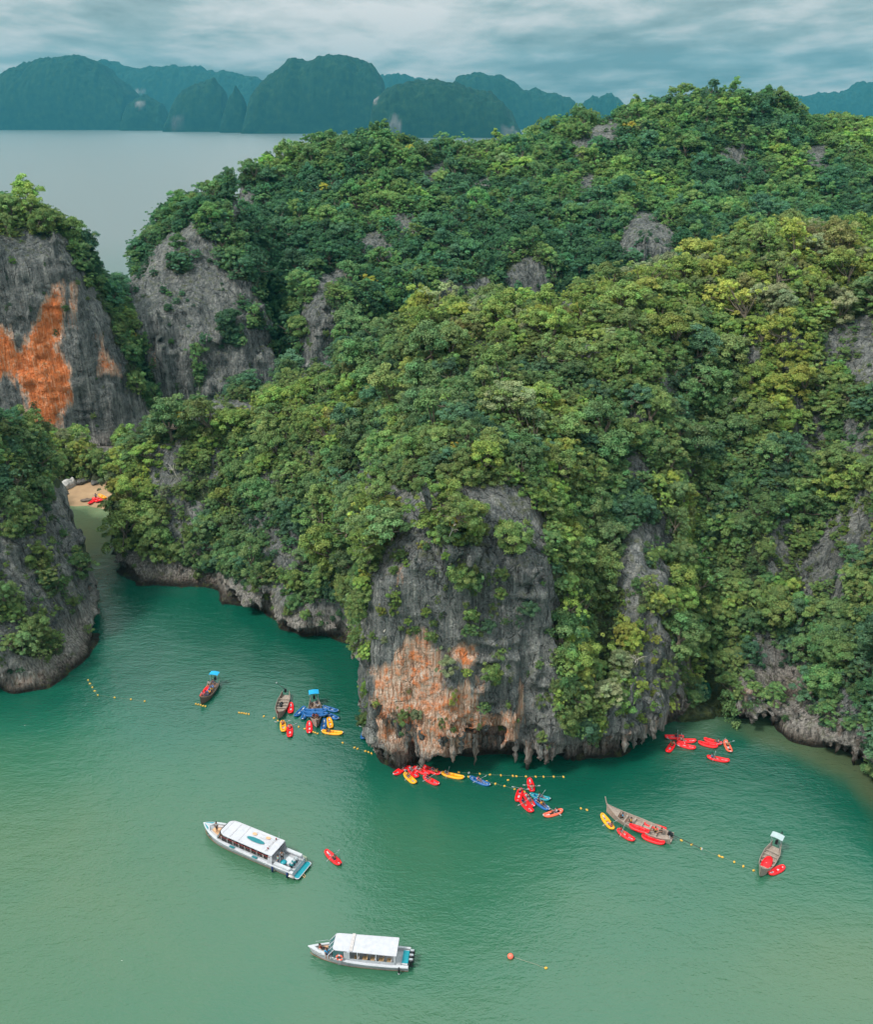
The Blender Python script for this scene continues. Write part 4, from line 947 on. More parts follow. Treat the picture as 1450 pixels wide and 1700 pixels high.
# ------------------------------------------------------------------ mesh builder for small things
class MB:
    def __init__(s): s.v, s.f = [], []
    def add(s, V, F):
        o = len(s.v); s.v += [tuple(float(c) for c in p) for p in V]; s.f += [tuple(i + o for i in q) for q in F]; return s
    def box(s, c, d, rz=0.0, ry=0.0, taper=1.0):
        M = Matrix.Rotation(rz, 3, 'Z') @ Matrix.Rotation(ry, 3, 'Y'); V = []
        for z in (-1, 1):
            k = taper if z > 0 else 1.0
            for x, y in ((-1, -1), (1, -1), (1, 1), (-1, 1)):
                V.append(M @ Vector((x * d[0] / 2 * k, y * d[1] / 2 * k, z * d[2] / 2)) + Vector(c))
        return s.add(V, [(3, 2, 1, 0), (4, 5, 6, 7), (0, 1, 5, 4), (1, 2, 6, 5), (2, 3, 7, 6), (3, 0, 4, 7)])
    def tube(s, path, rad, seg=6, cap=True):
        if not isinstance(rad, (list, tuple)): rad = [rad] * len(path)
        V, F = tube(path, rad, seg); n = len(path)
        if cap: F = F + [tuple(range(seg - 1, -1, -1)), tuple((n - 1) * seg + i for i in range(seg))]
        return s.add(V, F)
    def ell(s, c, r, seg=10, rings=6, lump=0.0, seed=0):
        V, F = [], []; rr = random.Random(seed)
        for i in range(rings + 1):
            t = math.pi * i / rings
            for j in range(seg):
                a = 2 * math.pi * j / seg; k = 1 + lump * rr.uniform(-1, 1)
                V.append((c[0] + k * r[0] * math.sin(t) * math.cos(a), c[1] + k * r[1] * math.sin(t) * math.sin(a), c[2] + k * r[2] * math.cos(t)))
        for i in range(rings):
            for j in range(seg): F.append((i * seg + j, (i + 1) * seg + j, (i + 1) * seg + (j + 1) % seg, i * seg + (j + 1) % seg))
        return s.add(V, F)
    def grid(s, rows, close=False):
        n, m = len(rows), len(rows[0]); V = [p for r in rows for p in r]; F = []
        for i in range(n - 1):
            for j in range(m if close else m - 1): F.append((i * m + j, (i + 1) * m + j, (i + 1) * m + (j + 1) % m, i * m + (j + 1) % m))
        return s.add(V, F)
    def slab(s, outline, z0, z1):
        """prism over a plan outline; z0, z1 numbers or functions of x, y"""
        f0 = z0 if callable(z0) else (lambda x, y: z0); f1 = z1 if callable(z1) else (lambda x, y: z1); n = len(outline)
        V = [(x, y, f0(x, y)) for x, y in outline] + [(x, y, f1(x, y)) for x, y in outline]
        return s.add(V, [tuple(range(n - 1, -1, -1)), tuple(range(n, 2 * n))] + [(i, (i + 1) % n, n + (i + 1) % n, n + i) for i in range(n)])
    def mesh(s, name, mat, smooth=False, bevel=0.0):
        me = bpy.data.meshes.new(name); me.from_pydata(s.v, [], s.f); me.validate(); 
        bm = bmesh.new(); bm.from_mesh(me); bmesh.ops.recalc_face_normals(bm, faces=bm.faces[:])
        if bevel: bmesh.ops.bevel(bm, geom=[e for e in bm.edges if e.calc_face_angle(0) > .6], offset=bevel, segments=2, affect='EDGES', clamp_overlap=True)
        bm.to_mesh(me); bm.free()
        if smooth: me.polygons.foreach_set('use_smooth', [True] * len(me.polygons))
        me.materials.append(mat); return me
    def build(s, name, mat, parent, smooth=False, bevel=0.0): return link(name, s.mesh(name, mat, smooth, bevel), parent)
def thing(name, label, cat, loc=(0, 0, 0), rz=0.0, group=None, scale=1.0):
    o = bpy.data.objects.new(name, None); COL.objects.link(o); o.empty_display_size = .3
    o.location = loc; o.rotation_euler = (0, 0, rz); o.scale = (scale,) * 3
    o['label'] = label; o['category'] = cat
    if group: o['group'] = group
    return o
def copy_tree(o, parent=None):
    c = o.copy(); COL.objects.link(c); c.parent = parent
    for ch in list(o.children): copy_tree(ch, c)
    return c
C = {}
for nm, col, ro, sp in [('red', (.80, .012, .018), .42, .4), ('orange', (.90, .36, .012), .45, .4), ('blue', (.012, .10, .30), .42, .4), ('coral', (.85, .13, .07), .45, .4), ('white', (.44, .455, .49), .35, .5), ('gel', (.44, .44, .485), .25, .5), ('yellow', (.62, .36, .05), .5, .4),
                        ('black', (.012, .014, .018), .4, .4), ('teal', (.006, .22, .28), .4, .4), ('deepteal', (.01, .16, .19), .4, .4), ('sky_tarp', (.02, .32, .62), .6, .2), ('grey_tarp', (.36, .44, .46), .6, .2), ('beige', (.56, .34, .20), .7, .2), ('pale', (.46, .42, .42), .7, .2), ('tan', (.50, .33, .17), .7, .2),
                        ('grey', (.30, .33, .36), .5, .4), ('stripe', (.16, .18, .22), .4, .4), ('skin', (.36, .19, .12), .6, .3), ('dark_skin', (.20, .10, .065), .6, .3), ('hair', (.012, .010, .010), .6, .3), ('navy', (.015, .03, .10), .8, .1), ('pink', (.75, .22, .30), .8, .1), ('maroon', (.20, .03, .03), .7, .2), ('rope', (.20, .24, .18), .9, .1), ('boot', (.22, .12, .08), .6, .2), ('buoy_red', (.85, .16, .10), .4, .5), ('glass', (.05, .12, .13), .08, .6), ('smoked', (.035, .024, .028), .15, .5), ('denim', (.05, .08, .14), .9, .1), ('mint', (.35, .60, .50), .8, .1)]:
    C[nm] = plain(nm, col, ro, sp, var=.10, scale=1.7)
C['wood'] = wood_material('weathered_wood', (.16, .115, .09), (.42, .345, .30)); C['dark_wood'] = wood_material('dark_wood', (.07, .045, .035), (.22, .15, .12))
GH = {}
def xy(u, v, z=0.0):
    p = ground(u, v, z); return float(p[0]), float(p[1])
def pose(u1, v1, u2, v2, z=0.0):
    """bow and stern pixels -> centre, heading, length"""
    a = np.array(xy(u1, v1, z)); b = np.array(xy(u2, v2, z)); d = a - b
    return (a + b) / 2, math.atan2(d[1], d[0]), float(np.hypot(*d))

# ------------------------------------------------------------------ people
def skin_mesh(name, verts, edges, radii, root=0, sub=1):
    me = bpy.data.meshes.new(name); me.from_pydata(verts, edges, [])
    o = bpy.data.objects.new(name, me); COL.objects.link(o)
    md = o.modifiers.new('skin', 'SKIN'); md.use_smooth_shade = True
    for i, d in enumerate(me.skin_vertices[0].data): d.radius = (radii[i], radii[i]) if not isinstance(radii[i], tuple) else radii[i]; d.use_root = i == root
    o.modifiers.new('sub', 'SUBSURF').levels = sub
    ev = o.evaluated_get(bpy.context.evaluated_depsgraph_get()); m2 = bpy.data.meshes.new_from_object(ev)
    bpy.data.objects.remove(o); bpy.data.meshes.remove(me); m2.name = name
    m2.polygons.foreach_set('use_smooth', [True] * len(m2.polygons)); return m2
def figure(posture):
    """joints for a 1.7 m adult facing +x; z = 0 at the feet (standing) or the seat (sitting)"""
    if posture == 'stand':
        J = dict(pel=(0, 0, .95), wst=(0, 0, 1.1), chs=(0, 0, 1.32), nck=(.01, 0, 1.47), hd=(.03, 0, 1.56), top=(.03, 0, 1.68))
        leg = lambda s: [(0, .09 * s, .90), (.03, .10 * s, .50), (-.01, .10 * s, .09), (.14, .11 * s, .04)]
        arm = lambda s: [(0, .19 * s, 1.40), (.02, .25 * s, 1.12), (.16, .22 * s, .92), (.22, .20 * s, .88)]
    elif posture == 'sit':
        J = dict(pel=(0, 0, .12), wst=(-.02, 0, .28), chs=(-.01, 0, .50), nck=(.02, 0, .65), hd=(.05, 0, .74), top=(.05, 0, .86))
        leg = lambda s: [(.04, .10 * s, .12), (.42, .15 * s, .30), (.70, .13 * s, .02), (.83, .13 * s, .06)]
        arm = lambda s: [(0, .19 * s, .58), (.10, .26 * s, .34), (.34, .20 * s, .36), (.42, .16 * s, .38)]
    else:  # recline
        J = dict(pel=(0, 0, .12), wst=(-.08, 0, .26), chs=(-.18, 0, .46), nck=(-.22, 0, .60), hd=(-.22, 0, .69), top=(-.22, 0, .81))
        leg = lambda s: [(.05, .10 * s, .10), (.46, .14 * s, .16), (.86, .13 * s, .06), (.95, .13 * s, .14)]
        arm = lambda s: [(-.18, .19 * s, .54), (-.34, .26 * s, .32), (-.46, .26 * s, .10), (-.50, .26 * s, .05)]
    V = [J['pel'], J['wst'], J['chs'], J['nck'], J['hd'], J['top']]; R = [.12, .115, (.13, .15), .055, .085, .07]; E = [(0, 1), (1, 2), (2, 3), (3, 4), (4, 5)]
    for s in (1, -1):
        o = len(V); V += leg(s); R += [.085, .062, .042, .035]; E += [(0, o), (o, o + 1), (o + 1, o + 2), (o + 2, o + 3)]
        o = len(V); V += arm(s); R += [.055, .042, .034, .03]; E += [(2, o), (o, o + 1), (o + 1, o + 2), (o + 2, o + 3)]
    body = skin_mesh('body_' + posture, V, E, R)
    g = 1.16
    Vs = [J['pel'], J['wst'], J['chs']]; Rs = [.125, .125, (.142, .165)]; Es = [(0, 1), (1, 2)]
    for s in (1, -1):
        a = arm(s); o = len(Vs); e = tuple(np.array(a[0]) * .35 + np.array(a[1]) * .65); Vs += [a[0], e]; Rs += [.068, .060]; Es += [(2, o), (o, o + 1)]
    shirt = skin_mesh('shirt_' + posture, Vs, Es, Rs)
    Vp = [J['pel']]; Rp = [.132]; Ep = []
    for s in (1, -1):
        a = leg(s); o = len(Vp); e = tuple(np.array(a[0]) * .1 + np.array(a[1]) * .9); Vp += [a[0], e]; Rp += [.098, .082]; Ep += [(0, o), (o, o + 1)]
    shorts = skin_mesh('shorts_' + posture, Vp, Ep, Rp)
    hx, hy, hz = J['hd']
    hair = MB().ell((hx - .02, hy, hz + .06), (.105, .095, .10), 10, 6).mesh('hair', C['hair'], True)
    nose = MB().ell((hx + .10, hy, hz + .01), (.022, .016, .02), 6, 4).ell((hx + .088, hy + .035, hz + .03), (.01, .012, .01), 6, 4).ell((hx + .088, hy - .035, hz + .03), (.01, .012, .01), 6, 4)
    return body, shirt, shorts, hair
FIG = {p: figure(p) for p in ('stand', 'sit', 'recline')}
_matcopy = {}
def with_mat(me, mat):
    k = (me.name, mat.name)
    if k not in _matcopy:
        m = me.copy(); m.materials.clear(); m.materials.append(mat); _matcopy[k] = m
    return _matcopy[k]
SHIRT_WORD = {'navy': 'navy', 'pink': 'pink', 'white': 'white', 'teal': 'teal', 'orange': 'orange', 'maroon': 'dark red', 'mint': 'pale green', 'black': 'black', 'sky_tarp': 'bright blue', 'red': 'red', 'grey': 'grey', 'yellow': 'yellow', 'denim': 'dark blue'}
def person(label, loc, rz, posture='sit', shirt='navy', shorts='black', skin='skin', group='people in the boats'):
    b, s, p, h = FIG[posture]
    t = thing('person', label, 'person', loc, rz, group)
    if posture == 'stand': t.scale = (1.02,) * 3
    link('body', with_mat(b, C[skin]), t)
    if shirt: link('shirt', with_mat(s, C[shirt]), t)
    link('shorts', with_mat(p, C[shorts]), t); link('hair', h, t)
    return t

# ------------------------------------------------------------------ inflatable kayaks
KL, KW = 3.4, .98
PADDLE = (MB().tube([(0, -.95, -.06), (0, .95, .10)], .02, 5).mesh('shaft', C['grey']), MB().ell((0, 1.05, .04), (.03, .22, .09), 8, 5).mesh('blade', C['white']))
def kayak_meshes():
    path, rad = [], []
    n = 40
    for i in range(n):
        t = 2 * math.pi * i / n; cx, sx = math.cos(t), math.sin(t)
        x = KL / 2 * .95 * math.copysign(abs(cx) ** .85, cx); y = (KW / 2 - .17) * math.copysign(abs(sx) ** .62, sx)
        e = abs(x) / (KL / 2); path.append((x, y, .16 + .26 * e ** 4)); rad.append(.185 - .075 * e ** 3)
    V, F = [], []; seg = 8
    for i, (p, r) in enumerate(zip(path, rad)):
        q = np.array(path[(i + 1) % n]) - np.array(path[i - 1]); q /= np.linalg.norm(q); a = np.cross(q, (0, 0, 1)); a /= np.linalg.norm(a); b = np.cross(a, q)
        for s in range(seg): w = 2 * math.pi * s / seg; V.append(np.array(p) + r * (math.cos(w) * a + math.sin(w) * b))
    for i in range(n):
        for s in range(seg): F.append((i * seg + s, i * seg + (s + 1) % seg, ((i + 1) % n) * seg + (s + 1) % seg, ((i + 1) % n) * seg + s))
    ring = MB().add(V, F)
    rows = []
    for k in range(13):
        x = -KL * .43 + KL * .86 * k / 12; e = abs(x) / (KL / 2); w = .25 * (1 - e ** 3.5) + .02
        rows.append([(x, w * s, .13 + .24 * e ** 4 + (.03 if abs(s) < .5 else 0)) for s in (-1, -.35, .35, 1)])
    floor = MB().grid(rows)
    seat = MB().box((-.25, 0, .30), (.10, .46, .26), ry=-.25).box((-.02, 0, .20), (.40, .44, .08))
    cap = MB().ell((KL / 2 * .97, 0, .40), (.16, .13, .09), 8, 5)
    strip = MB().box((.9, 0, .185), (.5, .20, .02))
    return dict(ring=ring, floor=floor, seat=seat, cap=cap, strip=strip)
_KM = kayak_meshes()
_k_ring = {c: _KM['ring'].mesh('side_tube', C[c], True) for c in ('red', 'orange', 'blue', 'coral', 'teal')}
_k_floor = {c: _KM['floor'].mesh('floor', C[c]) for c in ('white', 'red', 'orange', 'grey', 'blue')}
_k_seat = {c: _KM['seat'].mesh('seat', C[c], bevel=.02) for c in ('red', 'orange', 'blue', 'black')}
_k_cap = {c: _KM['cap'].mesh('end_cap', C[c], True) for c in ('white', 'red', 'orange', 'blue', 'black')}
_k_strip = _KM['strip'].mesh('print', C['stripe'])
def kayak(label, px, color, floor='white', caps=None, z=0.0, people=(), group=None, pitch=0.0, seats=True, minlen=2.7):
    c, h, L = pose(*px, z + .2); L = min(max(L, minlen), 4.1)
    t = thing('inflatable_kayak', label, 'kayak', (c[0], c[1], z - .05), h, group or ('%s inflatable kayaks' % ('red' if color == 'coral' else color)))
    t.scale = (L / KL, 1, 1); t.rotation_euler[1] = pitch
    link('side_tube', _k_ring[color], t); link('floor', _k_floor[floor], t)
    if seats:
        for dx in (-.75, .35):
            s = link('seat', _k_seat['black' if color == 'coral' else ('blue' if color == 'teal' else color)], t); s.location = (dx, 0, 0)
    if caps:
        for rz in (0, math.pi):
            e = link('end_cap', _k_cap[caps], t); e.rotation_euler = (0, 0, rz)
    if floor == 'white' and color != 'coral': link('print', _k_strip, t)
    for (dx, sh, lab) in people:
        d = Vector((math.cos(h), math.sin(h))) * (dx * L / KL)
        person(lab, (c[0] + d.x, c[1] + d.y, z + .14), h if dx < 1 else h + math.pi, 'sit', sh, random.choice(['black', 'denim', 'navy']), random.choice(['skin', 'dark_skin']), 'people in kayaks')
        if 'paddl' in lab or len(people) == 1:
            pd = thing('paddle', 'paddle held by the ' + lab, 'paddle', (c[0] + d.x + .35 * math.cos(h), c[1] + d.y + .35 * math.sin(h), z + .52), h + random.uniform(-.5, .5), 'paddles in kayaks')
            link('shaft', PADDLE[0], pd)
            for sg in (1, -1):
                bl = link('blade', PADDLE[1], pd); bl.scale = (1, sg, 1)
    return t
# by the moored longtails
kayak('red kayak tied beside the empty longtail boat', (483, 1167.5, 482.4, 1184), 'red')
kayak('small orange kayak below the empty longtail, with a rider in dark red', (469, 1197, 471.4, 1215), 'orange', people=[(.6, 'maroon', 'rider in dark red in the orange kayak below the empty longtail')])
kayak('red kayak below the empty longtail carrying a rider in pink', (481.3, 1204, 481.3, 1224), 'red', people=[(.7, 'pink', 'rider in pink in the red kayak below the empty longtail')])
kayak('red kayak with white ends below the bow of the blue-canopied kayak boat', (513.5, 1198, 513.9, 1217.5), 'red', caps='white')
kayak('outermost blue kayak fanned out on the channel side of the kayak boat', (506, 1173.5, 489.6, 1189.5), 'blue')
kayak('inner blue kayak fanned out on the channel side of the kayak boat', (509.5, 1177.4, 502.8, 1194), 'blue', caps='white')
kayak('upper of two blue kayaks laid across the kayak boat', (503, 1180.3, 544, 1178.5), 'blue', 'blue', z=.78, group='blue inflatable kayaks')
kayak('lower of two blue kayaks laid across the kayak boat', (504, 1186.4, 545, 1184.7), 'blue', 'blue', z=.76)
kayak('upper blue kayak fanned out on the cliff side of the kayak boat', (536, 1173, 562, 1180.7), 'blue', caps='white')
kayak('lower blue kayak fanned out on the cliff side of the kayak boat', (540.4, 1183.5, 562.5, 1193.4), 'blue', caps='white')
kayak('blue kayak floating upright beside the bow of the kayak boat', (538.7, 1194, 536.5, 1211.6), 'blue')
kayak('short orange kayak beside the bow of the kayak boat', (546, 1192.3, 549.8, 1208.3), 'orange')
kayak('long orange kayak with white ends below the kayak boat', (569.6, 1217, 534.3, 1213.8), 'orange', 'orange', 'white', people=[(-.9, 'maroon', 'paddler in dark red in the long orange kayak')])
kayak('lone dark blue kayak against the headland cliff', (607, 1212, 603, 1224), 'blue', people=[(.5, 'pink', 'person in pink in the dark blue kayak at the cliff')])
# under the stalactites
kayak('red kayak at the outer end of the raft under the stalactites', (655.4, 1285, 674, 1272), 'red', caps='white', people=[(-1.0, 'navy', 'person in navy at the outer end of the kayak raft')])
kayak('red kayak in the middle of the raft under the stalactites', (694, 1290.5, 678, 1273), 'red', people=[(-.7, 'white', 'person in white in the middle of the kayak raft')])
kayak('orange kayak pointing out of the raft under the stalactites', (690, 1300, 672.5, 1284), 'orange', people=[(-.8, 'orange', 'person in orange in the kayak pointing out of the raft')])
kayak('red kayak with printed floor inside the raft under the stalactites', (714, 1285.5, 687, 1274), 'red', people=[(-.9, 'grey', 'person in grey on the red kayak inside the raft')])
kayak('red kayak nearest the rock in the raft under the stalactites', (731.5, 1285, 703, 1272), 'red', caps='white', people=[(.1, 'denim', 'person in dark blue on the kayak nearest the rock'), (1.0, 'orange', 'person in orange vest on the kayak nearest the rock')])
kayak('red kayak drifting just off the raft under the stalactites', (727.7, 1301.5, 705, 1290), 'red', caps='white', people=[(-.9, 'navy', 'paddler in navy just off the kayak raft')])
kayak('long orange kayak between the raft and the yellow float line', (771, 1291, 733, 1283), 'orange', 'orange', 'white', people=[(-1.1, 'teal', 'paddler in teal in the long orange kayak by the floats')])
kayak('blue kayak paddled along the yellow float line', (814, 1303.5, 780.7, 1290), 'blue', caps='white', people=[(-.4, 'pink', 'paddler in pink in the blue kayak by the floats')])
# by the float line
kayak('red kayak above the crowded group at the float line', (879.5, 1293.3, 884.5, 1314), 'red', people=[(-1.0, 'white', 'person in white in the kayak above the crowded group')])
kayak('short red kayak at the outer end of the crowded group', (865, 1310, 859.3, 1330.5), 'red', people=[(.9, 'black', 'person in black at the outer end of the crowded group')])
kayak('red kayak with white tip in the crowded group', (886.5, 1338, 872, 1319), 'red', caps='white', people=[(-.8, 'white', 'person in white amid the crowded group'), (0.1, 'grey', 'person in grey amid the crowded group')])
kayak('lowest red kayak of the crowded group', (884.5, 1347.5, 866, 1329), 'red', people=[(-1.1, 'navy', 'person in navy on the lowest red kayak of the group')])
kayak('teal kayak of the crowded group nearest the cliff', (914, 1327, 881, 1318.6), 'teal', caps='white', people=[(-.2, 'grey', 'person in grey on the teal kayak')])
kayak('blue kayak of the crowded group pointing away from the cliff', (912.5, 1344.5, 888, 1327), 'blue', caps='white', people=[(-.9, 'navy', 'person in navy on the blue kayak of the group'), (0, 'orange', 'person in orange vest on the blue kayak of the group')])
kayak('coral kayak with white rim alone below the crowded group', (902.6, 1354.5, 934.5, 1345), 'coral', 'white', 'white', people=[(-.6, 'white', 'paddler in white in the coral kayak')])
# in the cove
kayak('red kayak half under the rock lip of the cove', (1136, 1223.3, 1104, 1222.6), 'red', people=[(.2, 'black', 'person in black in the kayak under the rock lip')])
kayak('second red kayak from the rock lip in the cove', (1156.5, 1229.5, 1124, 1229), 'red', people=[(-1.0, 'white', 'person in white in the second kayak from the rock lip')])
kayak('red kayak slanting below the others at the rock lip', (1156, 1242, 1124, 1233.6), 'red')
kayak('short red kayak pointing at the cove rock lip', (1118.6, 1233.6, 1108.7, 1248), 'red', people=[(.8, 'orange', 'person in orange in the short red kayak of the cove')])
kayak('outer red kayak of the pair in mid cove', (1192.6, 1239.5, 1160, 1232), 'red', 'red')
kayak('inner red kayak of the pair in mid cove', (1200, 1234.5, 1169.4, 1226.5), 'red', 'red', people=[(1.0, 'white', 'person in white on the pair of kayaks in mid cove')])
kayak('coral kayak with pale rim beside the pair in mid cove', (1205.3, 1229.7, 1214, 1248.5), 'coral', 'white', 'white', people=[(.2, 'yellow', 'person in yellow in the coral kayak of the cove')])
kayak('single red kayak floating apart in front of the cove', (1212, 1263, 1174.4, 1256), 'red', people=[(-1.0, 'sky_tarp', 'paddler in bright blue in the single kayak before the cove')])
# round the tall-prowed longtail
kayak('orange kayak at the bow of the tall-prowed longtail', (999.7, 1351.5, 1019, 1377), 'orange', 'white', 'orange', people=[(-1.1, 'pink', 'person in pink at the bow of the tall-prowed longtail')])
kayak('red kayak floating free beside the tall-prowed longtail', (1053.5, 1395, 1026.7, 1377.5), 'red', people=[(-1.2, 'red', 'person in red in the kayak beside the tall-prowed longtail')])
kayak('long red kayak tied along the near side of the tall-prowed longtail', (1104.5, 1400, 1066, 1387.5), 'red', 'red')
kayak('red kayak half hidden on the far side of the tall-prowed longtail', (1070, 1366.5, 1107, 1377.5), 'red', 'red')
kayak('red kayak lying inside the tall-prowed longtail', (1047, 1370.3, 1077, 1380.8), 'red', 'red', z=.45)
kayak('red kayak tied to the grey-canopied longtail', (1278, 1450, 1301.3, 1439), 'red', caps='black')
kayak('red inflatable between the large speedboat and the open water', (542.3, 1413.5, 564, 1434), 'red', 'white', 'black', people=[(-.4, 'black', 'paddler in black in the red inflatable by the large speedboat')], minlen=3.2)
# on the beach
for (px, col, lab) in [((147, 836, 157, 829), 'red', 'lower red kayak beached on the sand'), ((154, 827, 163, 833), 'red', 'middle red kayak beached on the sand'), ((158, 826, 170, 831), 'red', 'upper red kayak beached on the sand'), ((164, 821, 176, 827), 'orange', 'orange kayak beached at the top of the sand')]:
    bx_, by_ = xy((px[0] + px[2]) / 2, (px[1] + px[3]) / 2, .6)
    kayak(lab, px, col, z=BEACH_Z(bx_, by_) + .12, minlen=3.0)
_bx, _by = xy(159, 826, .9)
person('person in blue standing among the beached kayaks', (_bx, _by, BEACH_Z(_bx, _by)), 2.0, 'stand', 'sky_tarp', group='people on the beach')

# ------------------------------------------------------------------ longtail boats
LTL, LTB = 10.4, 2.4
def lt_beam(t): return LTB / 2 * (.62 + .38 * min(1, t / .25)) if t < .25 else LTB / 2 * (1 - max(0, (t - .48) / .52) ** 2.1)
def lt_sheer(t): return .62 + .30 * max(0, (.2 - t) / .2) ** 2 + 1.0 * max(0, (t - .55) / .45) ** 2.2
def longtail(label, px, hull='wood', canopy=None, prow=1.5, ribbon=None, shaft=(2.9, .35), engine=True, planks=True, zref=.6):
    c, h, L = pose(*px, zref); k = L / LTL
    t = thing('longtail_boat', label, 'boat', (c[0], c[1], 0), h, 'wooden longtail boats'); t.scale = (k, min(1.1, .5 + k * .5), 1)
    X = lambda s: -LTL / 2 + LTL * s
    rows = []
    for i in range(25):
        s = i / 24; b, z = max(.03, lt_beam(s)), lt_sheer(s); zb = -.25 + .9 * max(0, (s - .75) / .25) ** 2
        wl_ = b * .80
        rows.append([(X(s), b * .98, z), (X(s), b, z - .06), (X(s), wl_, zb * .4 + .05), (X(s), wl_ * .55, zb), (X(s), 0, zb - .05), (X(s), -wl_ * .55, zb), (X(s), -wl_, zb * .4 + .05), (X(s), -b, z - .06), (X(s), -b * .98, z)])
    m = MB().grid(rows)
    inner = []
    for i in range(25):
        s = i / 24; b, z = max(.02, lt_beam(s) - .07), lt_sheer(s); zf = min(z - .02, .16 + .9 * max(0, (s - .72) / .28) ** 2)
        inner.append([(X(s), -b, z - .01), (X(s), -b * .86, zf), (X(s), 0, zf - .02), (X(s), b * .86, zf), (X(s), b, z - .01)])
    m.grid(inner); m.add(rows[0] + inner[0], [tuple(range(9)) + tuple(range(9, 14))])
    m.build('hull', C[hull], t)
    for sgn in (1, -1):
        g = MB(); g.tube([(X(i / 20), sgn * max(.03, lt_beam(i / 20) - .03), lt_sheer(i / 20) + .02) for i in range(21)], .055, 5); g.build('gunwale', C['wood'], t)
    for s in (.22, .34, .46, .58, .70, .79):
        b = lt_beam(s) - .08; MB().box((X(s), 0, lt_sheer(s) - .20), (.26, 2 * b, .05)).build('thwart', C['wood'], t)
    if planks:
        for j in range(5):
            y = (j - 2) * .27; MB().box((X(.47), y, .20 + .006 * (j % 2)), (LTL * .5, .24, .03)).build('floorboard', C['wood'], t)
    rows2 = []
    for i in range(7):
        s = .80 + .20 * i / 6; b, z = max(.02, lt_beam(s) - .05), lt_sheer(s) - .05; rows2.append([(X(s), -b, z), (X(s), 0, z + .05), (X(s), b, z)])
    MB().grid(rows2).build('bow_deck', C[hull], t)
    pr = MB().tube([(X(.97), 0, 1.1), (X(1.0), 0, 1.55), (X(1.0) + .25, 0, 1.6 + prow * .55), (X(1.0) + .38, 0, 1.6 + prow)], [.10, .11, .10, .09], 6).build('prow', C[hull], t)
    if ribbon: MB().tube([(X(1.0) + .02, 0, 1.5), (X(1.0) + .27, 0, 1.62 + prow * .55)], .14, 7).build('ribbon', C[ribbon], pr)
    if engine:
        e = MB().box((X(.03), 0, 1.15), (.75, .42, .45)).box((X(.035), 0, 1.45), (.4, .3, .2)).build('engine', C['black'], t, bevel=.04)
        MB().tube([(X(.03), .25, 1.1), (X(.03) - .1, .3, .75)], .05).build('exhaust', C['grey'], e)
        a = shaft[1]; p0 = Vector((X(.0), 0, 1.2)); p1 = p0 + Vector((-math.cos(a) * shaft[0], math.sin(a) * shaft[0], .25))
        sh = MB().tube([p0, p1], .045).build('propeller_shaft', C['black'], t)
        MB().ell(p1, (.12, .12, .12), 8, 5).box(tuple(p1), (.05, .34, .08)).box(tuple(p1), (.05, .08, .34)).build('propeller', C['white' if not canopy else 'black'], sh)
    if canopy:
        cx0, cx1 = X(-.02), X(.15)
        for x in (cx0 + .1, cx1 - .1):
            for y in (-.75, .75): MB().tube([(x, y * .9, .7), (x, y, 2.3)], .03).build('post', C['grey'], t)
        rows3 = [[(x, y, 2.32 + .10 * (1 - (y / .95) ** 2)) for y in np.linspace(-.95, .95, 7)] for x in np.linspace(cx0, cx1, 5)]
        MB().grid(rows3).grid([[(x, y, z - .03) for x, y, z in r] for r in rows3]).build('canopy', C[canopy], t)
    return t, c, h, L
def on_boat(info, s, y, z):
    t, c, h, L = info; k = L; d = Vector((math.cos(h), math.sin(h))); n = Vector((-math.sin(h), math.cos(h)))
    p = Vector((c[0], c[1])) + d * (s - .5) * L + n * y; return (p.x, p.y, z)
b1 = longtail('crowded longtail boat with bright blue canopy nearest the channel', (333.3, 1166, 359, 1130), 'dark_wood', 'sky_tarp', .4, shaft=(2.8, -.55))
for s, y, sh, lab, z in [(.78, .35, 'navy', 'person in navy at the bow of the crowded longtail', .5), (.74, -.3, 'pink', 'person in pink at the bow of the crowded longtail', .5), (.62, .5, 'orange', 'person in orange vest along the rail of the crowded longtail', .5), (.50, .55, 'yellow', 'person in yellow midway along the crowded longtail', .5), (.66, 0, 'denim', 'person in dark blue amid the crowded longtail', .45), (.20, 0, 'navy', 'person in navy under the blue canopy of the crowded longtail', .6), (.26, -.5, 'white', 'person in white beside the canopy of the crowded longtail', .55), (.24, .45, 'denim', 'person in dark blue beside the canopy of the crowded longtail', .55)]:
    person(lab, on_boat(b1, s, y, z + .25), b1[2] + random.uniform(-.6, .6), 'sit', sh, 'black', random.choice(['skin', 'dark_skin']))
def deck_kayak(info, label, s, y, z, color, floor='white', ang=0.0, ln=3.0):
    p = on_boat(info, s, y, z)
    t = thing('inflatable_kayak', label, 'kayak', p, info[2] + ang, '%s inflatable kayaks' % color); t.scale = (ln / KL, .85, 1)
    link('side_tube', _k_ring[color], t); link('floor', _k_floor[floor], t)
    for dx in (-.75, .35): s_ = link('seat', _k_seat[color], t); s_.location = (dx, 0, 0)
deck_kayak(b1, 'red kayak lying along one rail of the crowded longtail', .56, -.55, .45, 'red', 'red')
deck_kayak(b1, 'blue kayak lying in the middle of the crowded longtail', .52, .12, .5, 'blue')
b2 = longtail('empty weathered longtail boat with a red prow ribbon', (461.5, 1191, 474.7, 1150), 'wood', None, .7, 'maroon', (3.2, -.75))
MB().box((0, 0, 0), (1.0, .5, .35)).ell((.1, 0, .25), (.4, .25, .15), 8, 5)
t_ = thing('cargo_bundle', 'dark bundle lying in the empty longtail boat', 'bundle', on_boat(b2, .45, -.25, .25), b2[2]); MB().ell((0, 0, .12), (.75, .28, .24), 12, 6, .12, 3).build('cover', C['black'], t_, True); MB().tube([(-.1, -.28, .1), (0, 0, .38), (.1, .28, .1)], .03).build('strap', C['grey'], t_)
